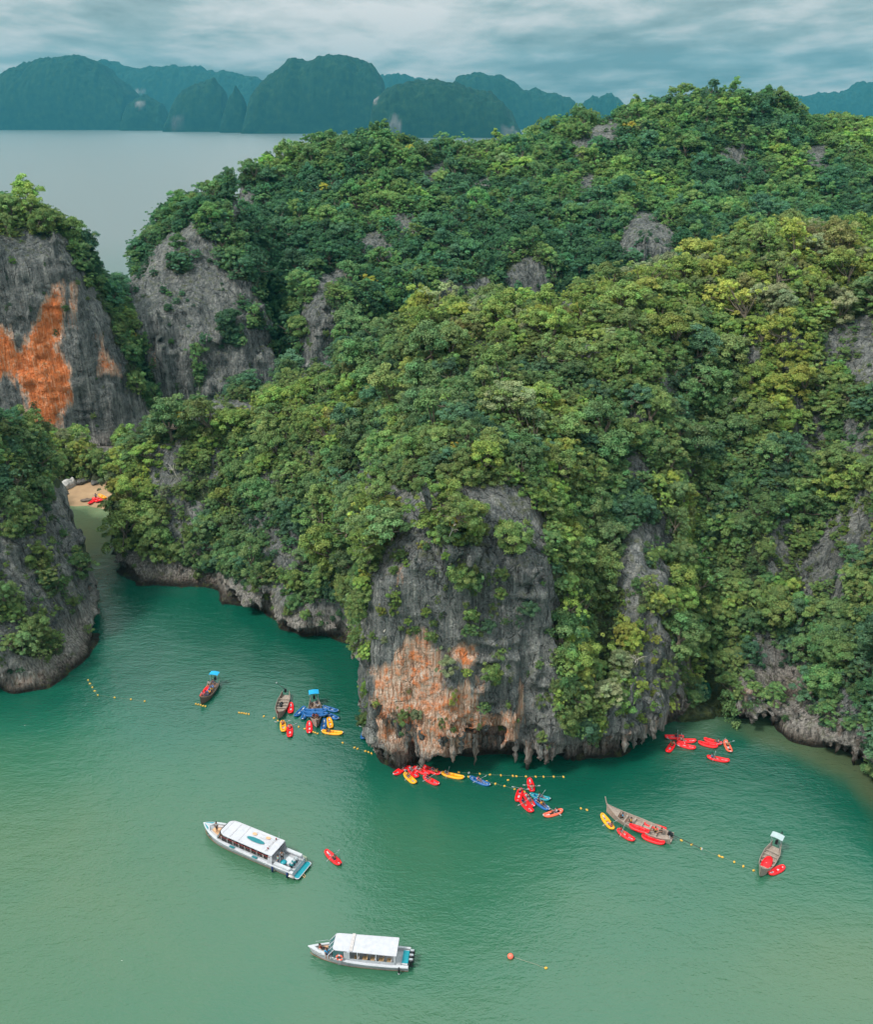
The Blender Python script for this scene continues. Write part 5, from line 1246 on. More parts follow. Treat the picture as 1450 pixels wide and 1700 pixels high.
b3 = longtail('longtail kayak boat with bright blue canopy amid fanned-out kayaks', (525.8, 1205, 521.6, 1161), 'wood', 'sky_tarp', .5, shaft=(1.4, -.2))
for s, y, sh, lab in [(.24, .3, 'denim', 'person in dark blue behind the laid-across kayaks'), (.28, -.35, 'black', 'person in black behind the laid-across kayaks'), (.34, .45, 'white', 'person in white behind the laid-across kayaks'), (.72, .15, 'maroon', 'person in dark red at the bow of the kayak boat'), (.70, -.35, 'maroon', 'person in dark red beside the bow of the kayak boat')]:
    person(lab, on_boat(b3, s, y, .7), b3[2] + random.uniform(-.8, .8), 'sit', sh, 'black', random.choice(['skin', 'dark_skin']))
b4 = longtail('weathered longtail boat with a tall upright prow', (1007.5, 1344.5, 1116.4, 1391.6), 'wood', None, 1.1, shaft=(4.6, .12))
for s, y, sh, lab in [(.74, .1, 'sky_tarp', 'person in bright blue near the prow of the tall-prowed longtail'), (.60, .3, 'yellow', 'person in yellow midway in the tall-prowed longtail'), (.24, .1, 'yellow', 'person in yellow near the engine of the tall-prowed longtail'), (.16, -.2, 'black', 'person in black at the engine of the tall-prowed longtail')]:
    person(lab, on_boat(b4, s, y, .6), b4[2] + random.uniform(-.6, .6), 'sit', sh, 'black', random.choice(['skin', 'dark_skin']))
b5 = longtail('weathered longtail boat with a grey canopy and red cover inside', (1263.2, 1452, 1290, 1402), 'wood', 'grey_tarp', .5, shaft=(2.6, .05))
t_ = thing('covered_load', 'bright red cover over a load in the grey-canopied longtail', 'cover', on_boat(b5, .60, 0, .2), b5[2])
MB().ell((0, 0, .22), (1.45, .62, .30), 18, 8, .05, 5).build('cover', C['red'], t_, True); MB().tube([(.2, -.64, .15), (.2, 0, .54), (.2, .64, .15)], .025).build('tie', C['white'], t_)
t_ = thing('cargo_bundle', 'beige sack at the bow of the grey-canopied longtail', 'sack', on_boat(b5, .77, 0, .4), b5[2] + 1.57); MB().ell((0, 0, .1), (.6, .22, .16), 12, 6, .1, 6).build('sack_cloth', C['beige'], t_, True); MB().tube([(.5, -.1, .1), (.55, .1, .12)], .04).build('knot', C['rope'], t_)
# ------------------------------------------------------------------ speedboats
def hull_sections(L, B, zd, rise, bowpow=2.0, n=29, full=.52):
    def beam(t): return B / 2 * (.94 + .06 * min(1, t / .2)) * (1 - max(0, (t - full) / (1 - full)) ** bowpow)
    def deck(t): return zd + rise * max(0, (t - .3) / .7) ** 1.6
    return beam, deck
def speed_hull(t, L, B, zd, rise, mats, full=.52, liner=.30, floor_z=.42, bow_floor=.85, bow_t=(.72, .90), bowpow=2.0):
    beam, deck = hull_sections(L, B, zd, rise, full=full, bowpow=bowpow); X = lambda s: -L / 2 + L * s; n = 30
    lev = [(0.0, -.35), (.55, -.22), (.80, .02), (.86, .10), (.93, .50), (1.0, .93), (1.0, 1.0)]
    rows = []
    for i in range(n):
        s = i / (n - 1); b, d = max(.02, beam(s)), deck(s); rk = max(0, (s - .8) / .2) ** 2
        half = []
        for fr, zl in lev:
            z = zl if zl <= .1 else .10 + (d - .10) * (zl - .10) / .90
            if zl <= .1: z = zl + rk * (.55 if zl < 0 else .25)
            half.append((X(s) - (1 - min(1, max(0, z / d))) * rk * L * .045, b * fr * (1 - .35 * rk * (1 - min(1, max(0, z / d)))), z))
        rows.append([(x, y, z) for x, y, z in half[::-1]] + [(x, -y, z) for x, y, z in half[1:]])
    hull = MB().grid(rows)
    m = len(rows[0]); hull.add(rows[0], [tuple(range(m))])
    h = hull.build('hull', C[mats['hull']], t, True)
    for sg in (1, -1):
        MB().tube([(X(i / 24), sg * (beam(i / 24) + .015), deck(i / 24) - .08) for i in range(25)], .05, 5).build('rub_rail', C[mats['rail']], h)
        rowsS = []
        for i in range(n - 3):
            s = i / (n - 1); b, d = beam(s), deck(s); z0_, z1_ = .10 + (d - .1) * .50, .10 + (d - .1) * .56
            rowsS.append([(X(s), sg * (b * .958 + .02), z0_), (X(s), sg * (b * .966 + .02), z1_)])
        MB().grid(rowsS).build('stripe', C[mats['stripe']], h)
    MB().tube([(X(i / 24) - (.2 if i == 24 else 0), (beam(i / 24) * .84 + .01), .06 + .3 * max(0, (i / 24 - .8) / .2) ** 2) for i in range(25)], .045, 5).build('boot_line', C['boot'], h)
    # deck ring, inner lining and sole
    rows = []
    for i in range(n):
        s = i / (n - 1); b, d = max(.02, beam(s)), deck(s); inn = max(.0, b - liner)
        fz = floor_z if s < bow_t[0] else bow_floor
        if s > bow_t[1]: inn = 0.0; fz = d
        rows.append([(X(s), b, d), (X(s), inn, d + .03), (X(s), inn, fz), (X(s), -inn, fz), (X(s), -inn, d + .03), (X(s), -b, d)])
    MB().grid(rows).build('deck', C[mats['deck']], t)
    return beam, deck, X
def lettering(txt, size, parent, loc, rot, mat, name='lettering'):
    cu = bpy.data.curves.new(name, 'FONT'); cu.body = txt; cu.size = size; cu.extrude = .008; cu.align_x = 'CENTER'
    o = bpy.data.objects.new(name, cu); COL.objects.link(o)
    me = bpy.data.meshes.new_from_object(o.evaluated_get(bpy.context.evaluated_depsgraph_get())); bpy.data.objects.remove(o)
    me.materials.clear(); me.materials.append(mat); q = link(name, me, parent); q.location = loc; q.rotation_euler = rot; return q
def roof_outline(x0, x1, w0, w1, r=.35, nose=0.0):
    pts = []
    for (cx, cy, a0) in ((x1 - r - nose, w1 - r, 0), (x0 + .12, w0 - .12, 90), (x0 + .12, -w0 + .12, 180), (x1 - r - nose, -w1 + r, 270)):
        rr = r if cx > 0 else .12
        for k in range(6):
            a = math.radians(a0 + 18 * k); pts.append((cx + rr * math.cos(a) * (1 + (nose / r if cx > 0 else 0)), cy + rr * math.sin(a)))
    return pts
def outboard(parent, x, y, z, cowl='black', lower='black'):
    o = MB().box((x, y, z + .55), (.62, .42, .55), taper=.82).build('outboard_motor', C[cowl], parent, True, bevel=.09)
    MB().box((x + .02, y, z - .05), (.26, .2, .8)).box((x - .02, y, z - .45), (.5, .1, .12)).build('leg', C[lower], o)
    MB().box((x, y, z + .86), (.40, .26, .03)).build('cowl_panel', C['grey'], o)
    return o

# -- the smaller speedboat: long white hard top, open sides
c, h, L = pose(512, 1574, 680, 1589, .9)
sb = thing('speedboat', 'white speedboat with plain white hard top and open side windows', 'boat', (c[0], c[1], 0), h, 'white speedboats'); sb.scale = (1, .93, .82)
LB, BB = L, 3.0
beam, deck, X = speed_hull(sb, LB, BB, 1.05, .55, dict(hull='gel', rail='white', stripe='stripe', deck='white'), full=.45, liner=.26, floor_z=.55, bow_floor=.98, bow_t=(.70, .90))
zr = 2.75
rf = MB().slab(roof_outline(X(.11), X(.735), 1.32, 1.22, .38, .06), zr, lambda x, y: zr + .10 + .10 * (1 - (y / 1.4) ** 2)).build('roof', C['gel'], sb, bevel=.03)
MB().box((X(.555), 0, zr + .235), (.34, 2.45, .05)).build('roof_rack', C['pale'], rf)
for yy in (-.7, -.2, .35, .8): MB().box((X(.555), yy, zr + .27), (.06, .12, .04)).build('lamp', C['grey'], rf)
for sg in (1, -1):
    for s, w in ((.13, .20), (.31, .10), (.49, .10), (.58, .34)):
        MB().box((X(s), sg * 1.27, (zr + 1.55) / 2), (w, .06, zr - 1.5)).build('roof_post', C['gel'], sb)
    wall = MB().grid([[(X(s), sg * (beam(s) - .20), deck(s)), (X(s), sg * 1.29, 1.62)] for s in np.linspace(.13, .74, 14)]).build('cabin_side', C['gel'], sb)
    MB().grid([[(X(s), sg * 1.29, 1.62), (X(s) - (.15 if s > .73 else 0), sg * 1.22, zr)] for s in np.linspace(.63, .74, 4)]).build('side_window', C['glass'], sb)
    MB().grid([[(X(.575), sg * 1.295, 1.62), (X(.575), sg * 1.285, zr)], [(X(.625), sg * 1.295, 1.62), (X(.625), sg * 1.285, zr)]]).build('side_panel', C['gel'], sb)
    MB().tube([(X(.74), sg * .75, deck(.74)), (X(.82), sg * .8, deck(.82) + .5), (X(.93), sg * .35, deck(.93) + .5)], .022).build('bow_rail', C['grey'], sb)
for k in range(3):
    y0, y1 = -1.2 + .8 * k, -1.2 + .8 * (k + 1)
    MB().grid([[(X(.80), y0 + .04, deck(.8) + .02), (X(.80), y1 - .04, deck(.8) + .02)], [(X(.725), y0 + .04, zr), (X(.725), y1 - .04, zr)]]).build('windscreen_pane', C['glass'], sb)
for k in range(4):
    y0 = -1.2 + .8 * k; MB().tube([(X(.80), y0, deck(.8)), (X(.725), y0, zr + .05)], .045).build('windscreen_frame', C['gel'], sb)
for i, s in enumerate((.19, .27, .35, .43, .51)):
    for sg in (1, -1):
        st = MB().box((X(s), sg * .68, .85), (.55, .85, .10)).box((X(s), sg * .68, .68), (.4, .7, .3)).build('seat', C['tan'], sb)
        MB().box((X(s) - .26, sg * .68, 1.2), (.10, .85, .65), ry=-.12).build('backrest', C['tan' if i % 2 else 'pale'], st)
cush = MB().slab([(X(.80) + .1, .75), (X(.86), .62), (X(.895), .25), (X(.895), -.25), (X(.86), -.62), (X(.80) + .1, -.75)], 1.0, 1.16).build('sun_pad', C['beige'], sb, bevel=.03)
for yy in (-.62, 0.0, .62): outboard(sb, X(0) - .25, yy, .75)
MB().box((X(.035), .05, 1.16), (.7, 1.7, .10)).build('engine_bench', C['teal'], sb); MB().box((X(.035), .05, .85), (.62, 2.0, .5)).build('engine_box', C['white'], sb)
for s in (.085,):
    MB().tube([(X(s), beam(s) + .12, 1.05), (X(s), beam(s) + .16, .18)], .11, 8).build('fender', C['black'], sb, True)
MB().ell((X(.085), beam(.085) + .16, .10), (.13, .13, .16), 10, 6).build('fender_tip', C['white'], sb, True)
lettering('SAWANU', .46, sb, (X(.60), beam(.6) * .985 + .03, .38), (math.radians(84), 0, math.pi), C['stripe'])
lettering('ACTION 2', .24, sb, (X(.24), beam(.24) * .985 + .035, .52), (math.radians(84), 0, math.pi), C['stripe'])
ring = thing('life_ring', 'orange and white life ring on the side of the small speedboat', 'life ring', (0, 0, 0))
_p = sb.matrix_basis @ Vector((X(.665), 1.36, 1.72)); ring.location = _p; ring.rotation_euler = (0, 0, h)
def torus(R, r, a0, a1, seg=10):
    return [(R * math.cos(a), .0, R * math.sin(a)) for a in np.linspace(a0, a1, seg)]
for k in range(4):
    MB().tube(torus(.34, .1, k * 1.5708 + .22, (k + 1) * 1.5708 - .22), .095, 8).build('float_segment', C['buoy_red'], ring, True); MB().tube(torus(.34, .1, k * 1.5708 - .22, k * 1.5708 + .22, 4), .098, 8).build('white_band', C['white'], ring, True)
def on_sb(ob, x, y, z): v = ob.matrix_basis @ Vector((x, y, z)); return tuple(v)
person('person reclining on the beige bow pad of the small speedboat', on_sb(sb, X(.865), .0, 1.16), h + math.pi, 'recline', 'maroon', 'black', 'dark_skin', 'people on the speedboats')
person('person in pale blue sitting on the bow edge of the small speedboat', on_sb(sb, X(.80), beam(.8) - .15, deck(.8) + .02), h + 1.9, 'sit', 'sky_tarp', 'denim', 'dark_skin', 'people on the speedboats')

# -- the large speedboat: rounded hard top with a teal oval, teal bow and swim platform
c, h, L = pose(338.5, 1370, 497, 1437, .9)
sa = thing('speedboat', 'large white speedboat with a teal oval painted on its roof', 'boat', (c[0], c[1], 0), h, 'white speedboats'); sa.scale = (1, .90, .74)
LA, BA = L, 3.6
beam, deck, X = speed_hull(sa, LA, BA, 1.35, .55, dict(hull='gel', rail='white', stripe='grey', deck='white'), full=.52, liner=.32, floor_z=.75, bow_floor=1.15, bow_t=(.74, .905), bowpow=3.6)
zr = 3.05
def ra_top(x, y): return zr + .12 + .16 * (1 - (y / 1.8) ** 2)
rf = MB().slab(roof_outline(X(.20), X(.755), 1.62, 1.55, .75, .3), zr, ra_top).build('roof', C['gel'], sa, bevel=.04)
def oval(cx, cy, rx, ry, dz, mat, nm):
    pts = [(cx + rx * math.cos(a), cy + ry * math.sin(a)) for a in np.linspace(0, 2 * math.pi, 32, endpoint=False)]
    zt = zr + .12 + .16 * (1 - (max(0, abs(cy) - ry * .0) / 1.8) ** 2)
    m = MB(); V = [(x, y, ra_top(x, y) + dz) for x, y in pts] + [(cx, cy, ra_top(cx, cy) + dz)]
    m.add(V, [(i, (i + 1) % 32, 32) for i in range(32)]); return m.build(nm, C[mat], rf)
oval(X(.42), .30, 1.35, .36, .03, 'deepteal', 'roof_emblem')
oval(X(.47), -.62, .34, .26, .03, 'beige', 'roof_disc'); oval(X(.34), -.85, .34, .26, .03, 'beige', 'roof_disc')
for yy in (-.45, -1.05): MB().tube([(X(.345) + (.1 if yy > -.5 else 0), yy, ra_top(0, yy) + .015), (X(.47), yy, ra_top(0, yy) + .015)], .02, 4).build('painted_line', C['pale'], rf)
for s in (.55, .64, .72, .28): MB().box((X(s), 0, ra_top(0, 0) - .012), (.025, 2.9, .03)).build('roof_seam', C['pale'], rf)
MB().tube([(X(.27), -1.2, zr + .2), (X(.27), 1.2, zr + .2)], .03).tube([(X(.27), -.4, zr + .2), (X(.29), -.4, zr + .55), (X(.29), .4, zr + .55), (X(.27), .4, zr + .2)], .025).build('roof_rail', C['pale'], rf)
for yy in (-1.1, .85): MB().tube([(X(.27), yy, zr + .2), (X(.27), yy, zr + .5)], .05).ell((X(.27), yy, zr + .5), (.12, .10, .10), 8, 5).build('horn', C['maroon'], rf)
MB().tube([(X(.255), -1.35, zr + .2), (X(.25), -1.4, zr + 1.8)], .018).build('antenna', C['white'], rf)
for sg in (1, -1):
    MB().grid([[(X(s), sg * (beam(s) - .28), deck(s) + .02), (X(s), sg * 1.60, 1.95)] for s in np.linspace(.20, .76, 16)]).build('cabin_side', C['gel'], sa)
    for k in range(8):
        s0, s1 = .235 + .062 * k, .235 + .062 * k + .055
        w = MB().grid([[(X(s0), sg * 1.62, 1.95), (X(s0), sg * 1.56, 2.55)], [(X(s1), sg * 1.62, 1.95), (X(s1), sg * 1.56, 2.55)]]).build('side_window', C['smoked'], sa)
        MB().box((X(s1) + .04, sg * 1.58, 2.3), (.07, .06, .85)).build('frame', C['pale'], w)
    MB().tube([(X(.22), sg * 1.57, 2.62), (X(.75), sg * 1.50, 2.62)], .05, 5).build('window_rail', C['maroon'], sa)
    MB().grid([[(X(.20), sg * (beam(.2) - .1), deck(.2)), (X(.20), sg * 1.55, zr)], [(X(.255), sg * (beam(.25) - .1), deck(.25)), (X(.235), sg * 1.55, zr)]]).build('aft_pillar', C['gel'], sa)
    MB().box((X(.11), sg * (beam(.11) - .35), 1.55), (LA * .16, .5, .4)).build('aft_coaming', C['white'], sa, bevel=.08)
# windscreen
arc = [(X(.755) + .5 * math.cos(a), 1.5 * math.sin(a)) for a in np.linspace(-1.45, 1.45, 9)]
for i in range(8):
    (xa, ya), (xb, yb) = arc[i], arc[i + 1]
    MB().grid([[(xa + .25, ya, 1.75), (xb + .25, yb, 1.75)], [(xa - .25, ya, zr), (xb - .25, yb, zr)]]).build('windscreen_pane', C['glass'], sa)
MB().grid([[(x + .27, y, 1.15), (x + .27, y, 1.77)] for x, y in arc]).build('dash', C['gel'], sa)
def curve_pts(f0, f1, k, inset): return [(X(s), k * (beam(s) - inset)) for s in np.linspace(f0, f1, 8)]
pad = curve_pts(.775, .90, 1, .55) + curve_pts(.90, .775, -1, .55)
MB().slab(pad, 1.16, 1.24).build('bow_sole', C['beige'], sa)
for sg in (1, -1):
    o_ = curve_pts(.80, .898, sg, .36); i_ = curve_pts(.898, .80, sg, .72)
    MB().slab(o_ + i_, 1.16, 1.52).build('bow_seat', C['pale'], sa, bevel=.03)
    MB().slab(curve_pts(.912, .982, sg, .14) + [(X(.975), sg * .10), (X(.925), sg * .45)], lambda x, y: deck((x + LA / 2) / LA) + .035, lambda x, y: deck((x + LA / 2) / LA) + .06).build('bow_panel', C['teal'], sa)
MB().box((X(.958), 0, deck(.96) + .06), (.5, .10, .05)).build('bow_cleat', C['white'], sa)
for k, s in enumerate((.30, .38, .46, .54, .62, .70)):
    for sg in (1, -1):
        st = MB().box((X(s), sg * .9, 1.15), (.55, 1.1, .12)).build('seat', C['pale'], sa); MB().box((X(s) - .25, sg * .9, 1.55), (.1, 1.1, .7)).build('backrest', C['maroon'], st)
# aft cockpit
MB().box((X(.105), .0, 1.15), (LA * .06, 1.2, .6)).build('engine_hatch', C['white'], sa, bevel=.05)
for yy, cw in ((-.62, 'grey'), (-.05, 'deepteal'), (.52, 'deepteal')): outboard(sa, X(.055), yy, 1.0, cw)
MB().ell((X(.13), .62, 1.45), (.45, .42, .32), 10, 6, .15, 4).build('tarp', C['teal'], sa, True)
pf = roof_outline(X(-.045), X(.0) + .05, 1.55, 1.55, .3)
pf = [(X(-.055), 1.5), (X(-.055), -1.5), (X(-.04), -1.68), (X(-.01), -1.68), (X(.002), -1.5), (X(.002), 1.5), (X(-.01), 1.68), (X(-.04), 1.68)]
sp = MB().slab(pf, .42, .52).build('swim_platform', C['white'], sa)
MB().slab([(x * 1.0 + (.06 if x < X(-.03) else -.06), y * .94) for x, y in pf], .523, .545).build('platform_mat', C['teal'], sp)
MB().box((X(.004), 0, .85), (.06, 3.0, .75)).build('transom', C['deepteal'], sa)
for s in (.19, .045):
    MB().tube([(X(s), beam(s) + .11, 1.25), (X(s), beam(s) + .15, .25)], .13, 8).build('fender', C['navy'], sa, True)
MB().tube([(X(.03), beam(.03) + .1, .8), (X(-.012), beam(.0) - .05, .45)], .2, 8).build('fender', C['pale'], sa, True)
MB().tube([(X(.02), -beam(.02) + .2, 1.5), (X(-.01), -beam(0) + .25, 1.55), (X(-.012), -beam(0) + .3, .9)], .15, 7).build('rope_coil', C['rope'], sa)
MB().tube([(X(-.05), .7, .4), (X(-.075), .7, .0), (X(-.07), .35, .0), (X(-.05), .35, .4)], .05, 6).build('ladder', C['tan'], sa)
MB().box((X(.86), beam(.86) + .02, deck(.86) - .32), (.95, .05, .18)).build('port_light', C['stripe'], sa)
for s in (.61, .375): MB().box((X(s), beam(s) - .05, deck(s) + .12), (.75, .28, .10)).build('side_step', C['deepteal'], sa)
person('person in black and grey at the bow of the large speedboat', on_sb(sa, X(.845), .15, 1.24), h + 1.6, 'stand', 'grey', 'black', 'dark_skin', 'people on the speedboats')
person('person in white in the stern well of the large speedboat', on_sb(sa, X(.165), .1, .75), h - 1.0, 'stand', 'white', 'black', 'dark_skin', 'people on the speedboats')
person('person in pale green in the stern well of the large speedboat', on_sb(sa, X(.17), .9, .75), h + .6, 'stand', 'mint', 'denim', 'skin', 'people on the speedboats')

# ------------------------------------------------------------------ floats, ropes and buoys
_fl = MB().ell((0, 0, .06), (.21, .14, .12), 10, 6); _fl.tube([(-.02, .0, .06), (.02, 0, .06)], .135, 10); FLOATM = _fl.mesh('float', C['yellow'], True)
FLOATW = _fl.mesh('float', C['white'], True)
def rope(label, pts, r=.014, group=None):
    P = [(*xy(u, v, .02), .02) for u, v in pts]; m = MB(); Q = []
    for a, b in zip(P[:-1], P[1:]):
        for k in range(4):
            w = k / 4; Q.append((a[0] + (b[0] - a[0]) * w + random.uniform(-.05, .05), a[1] + (b[1] - a[1]) * w + random.uniform(-.05, .05), .03))
    Q.append(P[-1]); o = m.tube(Q, r, 4).build('rope', C['rope'], None); o['label'] = label; o['category'] = 'rope'; o['group'] = group or 'float lines'
ORD = ['first', 'second', 'third', 'fourth', 'fifth', 'sixth', 'seventh', 'eighth', 'ninth', 'tenth', 'eleventh', 'twelfth', 'thirteenth', 'fourteenth', 'fifteenth']
def floats(pts, where, start, pale=(), withrope=True):
    for i, (u, v) in enumerate(pts):
        x, y = xy(u, v, .06)
        o = link('float', FLOATW if i in pale else FLOATM); o.location = (x, y, 0); o.rotation_euler = (random.uniform(-.2, .2), random.uniform(-.2, .2), random.uniform(0, 3))
        o['label'] = '%s %s float counted from %s %s' % (ORD[i], 'pale' if i in pale else 'yellow', start, where); o['category'] = 'float'; o['group'] = 'floats ' + where
    if withrope: rope('thin rope carrying the floats ' + where, pts)
floats([(146, 1129), (149, 1135), (153, 1141), (157, 1147), (162, 1154), (190, 1158), (217, 1161), (240, 1164)], 'off the islet', 'the rock')
floats([(325, 1168.5), (329, 1169.5), (333, 1170.5), (337, 1171.5), (341, 1172.5)], 'tied at the bow of the crowded longtail', 'the islet side')
floats([(397, 1183), (401, 1183.6), (405, 1184.2), (409, 1184.8), (413, 1185.4)], 'bunched in open water between two longtails', 'the islet side')
floats([(438, 1189), (455, 1192), (461.5, 1196.5), (496, 1206.5), (506, 1210)], 'below the empty longtail', 'the islet side')
floats([(520, 1215), (523.5, 1216.3), (527.5, 1217.8)], 'below the kayak boat', 'the red kayak')
floats([(569, 1233), (589, 1241), (594, 1243), (607, 1247), (612, 1248.5), (617, 1250.5)], 'approaching the headland cliff', 'the long orange kayak')
floats([(657, 1263), (668, 1266.5)], 'beside the kayak raft', 'open water')
floats([(762, 1282), (779, 1283), (797, 1284.5), (814, 1286), (832, 1287), (852, 1288), (858, 1288.6), (874, 1289), (890, 1289.4), (903, 1289.4), (920, 1289.4), (936, 1289.6)], 'in the row close under the stalactites', 'the orange kayak', pale=(1,))
floats([(778, 1289.5), (808, 1297), (823, 1301), (838, 1305), (855, 1310), (871, 1314)], 'in the slanting row towards the crowded group', 'the orange kayak')
floats([(844, 1295)], 'alone between the two rows', 'the cliff', withrope=False)
floats([(965, 1342), (975, 1344.5)], 'between the coral kayak and the tall-prowed longtail', 'the coral kayak')
floats([(1132, 1395), (1149, 1402), (1165, 1409), (1195, 1421), (1200, 1423), (1220, 1431), (1235, 1438), (1252, 1445)], 'between the tall-prowed and the grey-canopied longtails', 'the tall prow')
x, y = xy(848, 1587, .25)
by = thing('mooring_buoy', 'round red mooring buoy in open water near the small speedboat', 'buoy', (x, y, 0)); MB().ell((0, 0, .2), (.34, .34, .34), 16, 10).build('ball', C['buoy_red'], by, True); MB().tube([(.30, 0, .12), (.42, -.02, .08)], .06).build('eye', C['black'], by)
rope('mooring rope trailing from the red buoy', [(852, 1588.5), (862, 1592), (880, 1598), (895, 1603), (905, 1607)], .035, 'mooring')
x, y = xy(907, 1607, .05); o = link('float', FLOATM); o.location = (x, y, 0); o['label'] = 'small yellow float at the end of the red buoy rope'; o['category'] = 'float'
rope('bow line running down to the floats of the crowded longtail', [(334, 1164), (333, 1170)], .03, 'mooring')

# ------------------------------------------------------------------ boulders and heap on the beach
def boulder(label, u, v, r, seed, mat=None):
    x, y = xy(u, v, .8); z = max(-.2, BEACH_Z(x, y))
    bm = bmesh.new(); bmesh.ops.create_icosphere(bm, subdivisions=3, radius=1.0)
    P = np.array([q.co for q in bm.verts]); k = 1 + .30 * noise(P[:, 0] * 1.3 + seed, P[:, 1] * 1.3, P[:, 2] * 1.3, 151) + .14 * noise(P[:, 0] * 3 + seed, P[:, 1] * 3, P[:, 2] * 3, 153)
    P = P * k[:, None] * np.array(r)
    for q, p in zip(bm.verts, P): q.co = p
    me = bpy.data.meshes.new('boulder'); bm.to_mesh(me); bm.free(); me.materials.append(mat or C['boulder'])
    o = link('boulder', me); o.location = (x, y, z + r[2] * .35); o.rotation_euler = (0, 0, seed); o['label'] = label; o['category'] = 'boulder'; o['group'] = 'boulders at the back of the beach'
C['boulder'] = plain('pale_limestone', (.40, .385, .37), .9, .2, var=.45, scale=1.2, bump=.2); C['dark_boulder'] = plain('dark_limestone', (.10, .095, .09), .9, .2, var=.45, scale=1.2, bump=.2)
boulder('largest pale boulder at the back of the beach', 112, 808, (2.2, 1.5, 1.5), 1); boulder('leaning pale slab beside the largest boulder', 122, 805, (1.0, .8, 1.5), 2); boulder('low dark boulder in front of the largest pale one', 106, 818, (1.0, .8, .7), 3, C['dark_boulder'])
boulder('broad dark boulder under the trees behind the beach', 140, 802, (2.0, 1.2, 1.1), 4, C['dark_boulder']); boulder('dark boulder at the promontory end of the beach', 158, 804, (1.4, 1.0, .8), 5, C['dark_boulder'])
x, y = xy(143, 828, .7); hp = thing('net_heap', 'low brown heap of netting beside the beached kayaks', 'net', (x, y, BEACH_Z(x, y)), .3)
MB().ell((0, 0, .15), (1.5, .8, .3), 16, 6, .2, 8).build('netting', C['dark_wood'], hp); MB().tube([(-1.3, -.5, .1), (-.4, -.75, .35), (.6, -.7, .3), (1.3, -.3, .1)], .06).build('edge_rope', C['rope'], hp)

# ------------------------------------------------------------------ stalactites hanging from the undercut lip
from mathutils.bvhtree import BVHTree
HEAD = KARSTS[0]
_sel = np.nonzero(HEAD['V'][HEAD['Q'][:, 0], 1] < 190)[0]
BVH = BVHTree.FromPolygons([tuple(p) for p in HEAD['V'].tolist()], HEAD['Q'][_sel].tolist())
def cast(u, v):
    dx, dy, dz = ray(u, v); return BVH.ray_cast(Vector((0, 0, CAM_H)), Vector((float(dx), float(dy), float(dz))).normalized())
STAL = []
for sd in range(6):
    r_ = np.random.default_rng(200 + sd); V, F = [], []; n, seg = 9, 9
    for i in range(n):
        t = i / (n - 1); rr = (.5 * (1 - t) ** .55 + .10) * (1 + .25 * r_.normal() * (.3 + t)); ox, oy = .10 * r_.normal() * t, .10 * r_.normal() * t
        for s in range(seg):
            a = 2 * math.pi * s / seg; q = rr * (1 + .22 * r_.normal()); V.append((ox + q * math.cos(a), oy + q * math.sin(a), .25 - 1.25 * t))
    V.append((0, 0, -1.12))
    for i in range(n - 1):
        for s in range(seg): F.append((i * seg + s, i * seg + (s + 1) % seg, (i + 1) * seg + (s + 1) % seg, (i + 1) * seg + s))
    F += [((n - 1) * seg + s, (n - 1) * seg + (s + 1) % seg, n * seg) for s in range(seg)]
    m = MB().add(V, F).mesh('stalactite', ROCKM, True); add_attr(m, 'stain', np.full(len(m.vertices), .52 if sd % 2 else .40)); STAL.append(m)
def stalactite(p, w, ln, k, parent):
    o = link('stalactite', STAL[k % 6], parent); o.location = p; o.scale = (w, w, ln); o.rotation_euler = (0, 0, k * 1.7)
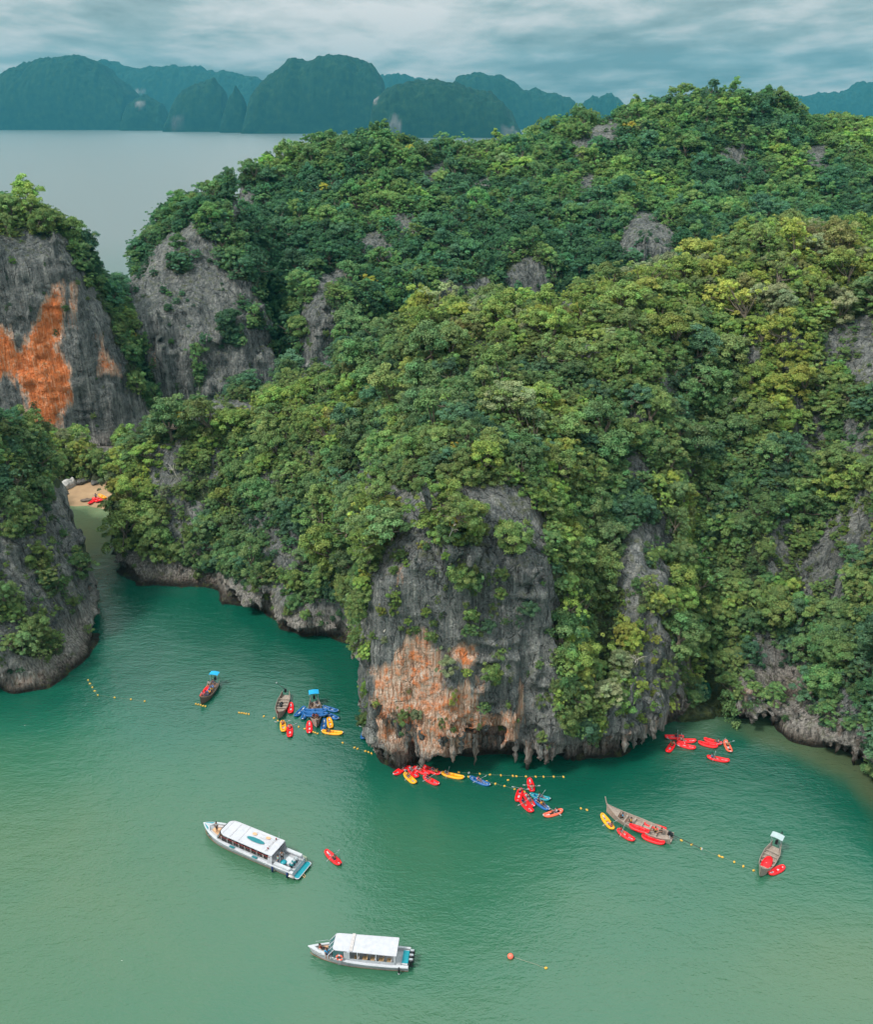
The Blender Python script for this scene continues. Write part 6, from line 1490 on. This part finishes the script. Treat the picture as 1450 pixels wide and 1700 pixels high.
for k, (u, vt, vb, w) in enumerate([(622, 1188, 1246, 15), (640, 1200, 1236, 8), (662, 1205, 1250, 14), (672, 1210, 1258, 14), (702, 1220, 1272, 13), (690, 1215, 1250, 9), (735, 1225, 1246, 10), (752, 1228, 1260, 10), (768, 1225, 1248, 9), (790, 1225, 1264, 8), (806, 1225, 1252, 10), (818, 1228, 1266, 9), (835, 1230, 1268, 14), (846, 1232, 1268, 14), (858, 1232, 1262, 9), (878, 1240, 1279, 11), (898, 1240, 1260, 9), (908, 1240, 1264, 9), (920, 1238, 1260, 9), (944, 1238, 1266, 12), (955, 1236, 1270, 13), (974, 1232, 1254, 9), (990, 1232, 1252, 8), (1004, 1230, 1256, 10), (1018, 1228, 1248, 8), (1040, 1222, 1246, 9), (1056, 1218, 1240, 8), (1072, 1208, 1232, 9), (1088, 1200, 1226, 9), (1142, 1172, 1196, 7), (1215, 1150, 1176, 9), (1240, 1155, 1180, 10), (1262, 1165, 1188, 8), (1290, 1175, 1206, 9), (1320, 1190, 1222, 8), (1395, 1215, 1246, 10), (1425, 1235, 1266, 9), (346, 960, 984, 5), (368, 968, 990, 5), (300, 950, 972, 5), (430, 985, 1010, 6), (255, 940, 960, 5), (480, 1005, 1030, 7)]):
    loc, nr, ix, ds = cast(u, vt)
    if loc is None: continue
    d = project(np.array(loc))[2]; ln = (vb - vt) * d / FPX / .80
    p = Vector(loc) - Vector((nr.x, nr.y, 0)) * w * d / FPX * .25
    stalactite(p, w * d / FPX * 1.25, ln * 1.1, k, HEAD['obj'])
rs = np.random.default_rng(77)
for K_, n_ in ((HEAD, 150), (KARSTS[1], 30)):
    V, VN = K_['V'], K_['VN']; u, v, d = project(V)
    cand = np.nonzero((VN[:, 2] < -.45) & (V[:, 2] > 1.2) & (V[:, 2] < 7.5) & (VN[:, 1] < .2) & (u > 0) & (u < IW) & (V[:, 1] < 175))[0]
    for k, i in enumerate(rs.choice(cand, min(n_, len(cand)), replace=False)):
        w = rs.uniform(.3, 1.0); stalactite(Vector(V[i]) + Vector((0, 0, .15)), w, w * rs.uniform(1.0, 2.2), k, K_['obj'])

# ------------------------------------------------------------------ bleached dead trees
def dead_tree(label, u, v, H, seed):
    hit = cast(u, v)[0]
    if hit is None: return
    r_ = random.Random(seed); t = thing('dead_tree', label, 'tree', tuple(hit), r_.uniform(0, 6), 'bleached dead trees')
    top = Vector((r_.uniform(-.4, .4) * H, -.35 * H, H)); mid = top * .5 + Vector((.1 * H, 0, 0))
    MB().tube([(0, .2, -.4), mid, top], [.09, .07, .03], 5).build('trunk', DEADM, t)
    for k in range(8):
        f = r_.uniform(.3, .95); a = top * f; b = a + Vector((r_.uniform(-.45, .45) * H, r_.uniform(-.4, .1) * H, r_.uniform(.05, .45) * H)); cpt = (a + b) / 2 + Vector((0, 0, .08 * H))
        MB().tube([a, cpt, b], [.045, .03, .012], 4).build('branch', DEADM, t)
dead_tree('bleached bare tree low on the cliff wall beyond the cove', 1325, 1085, 4.0, 1); dead_tree('bleached bare tree beside the headland gully', 1050, 1110, 3.0, 2); dead_tree('bleached bare tree on the edge of the headland cliff', 640, 1045, 2.5, 3); dead_tree('bleached bare tree among the shrubs on the headland cliff', 745, 895, 2.5, 4); dead_tree('bleached bare tree standing on the crest beside the grey outcrop', 985, 462, 4.0, 5); dead_tree('bleached bare tree on the tip of the promontory', 300, 800, 3.5, 6); dead_tree('bleached bare tree high above the cove', 1200, 690, 3.5, 7)
log('all done')
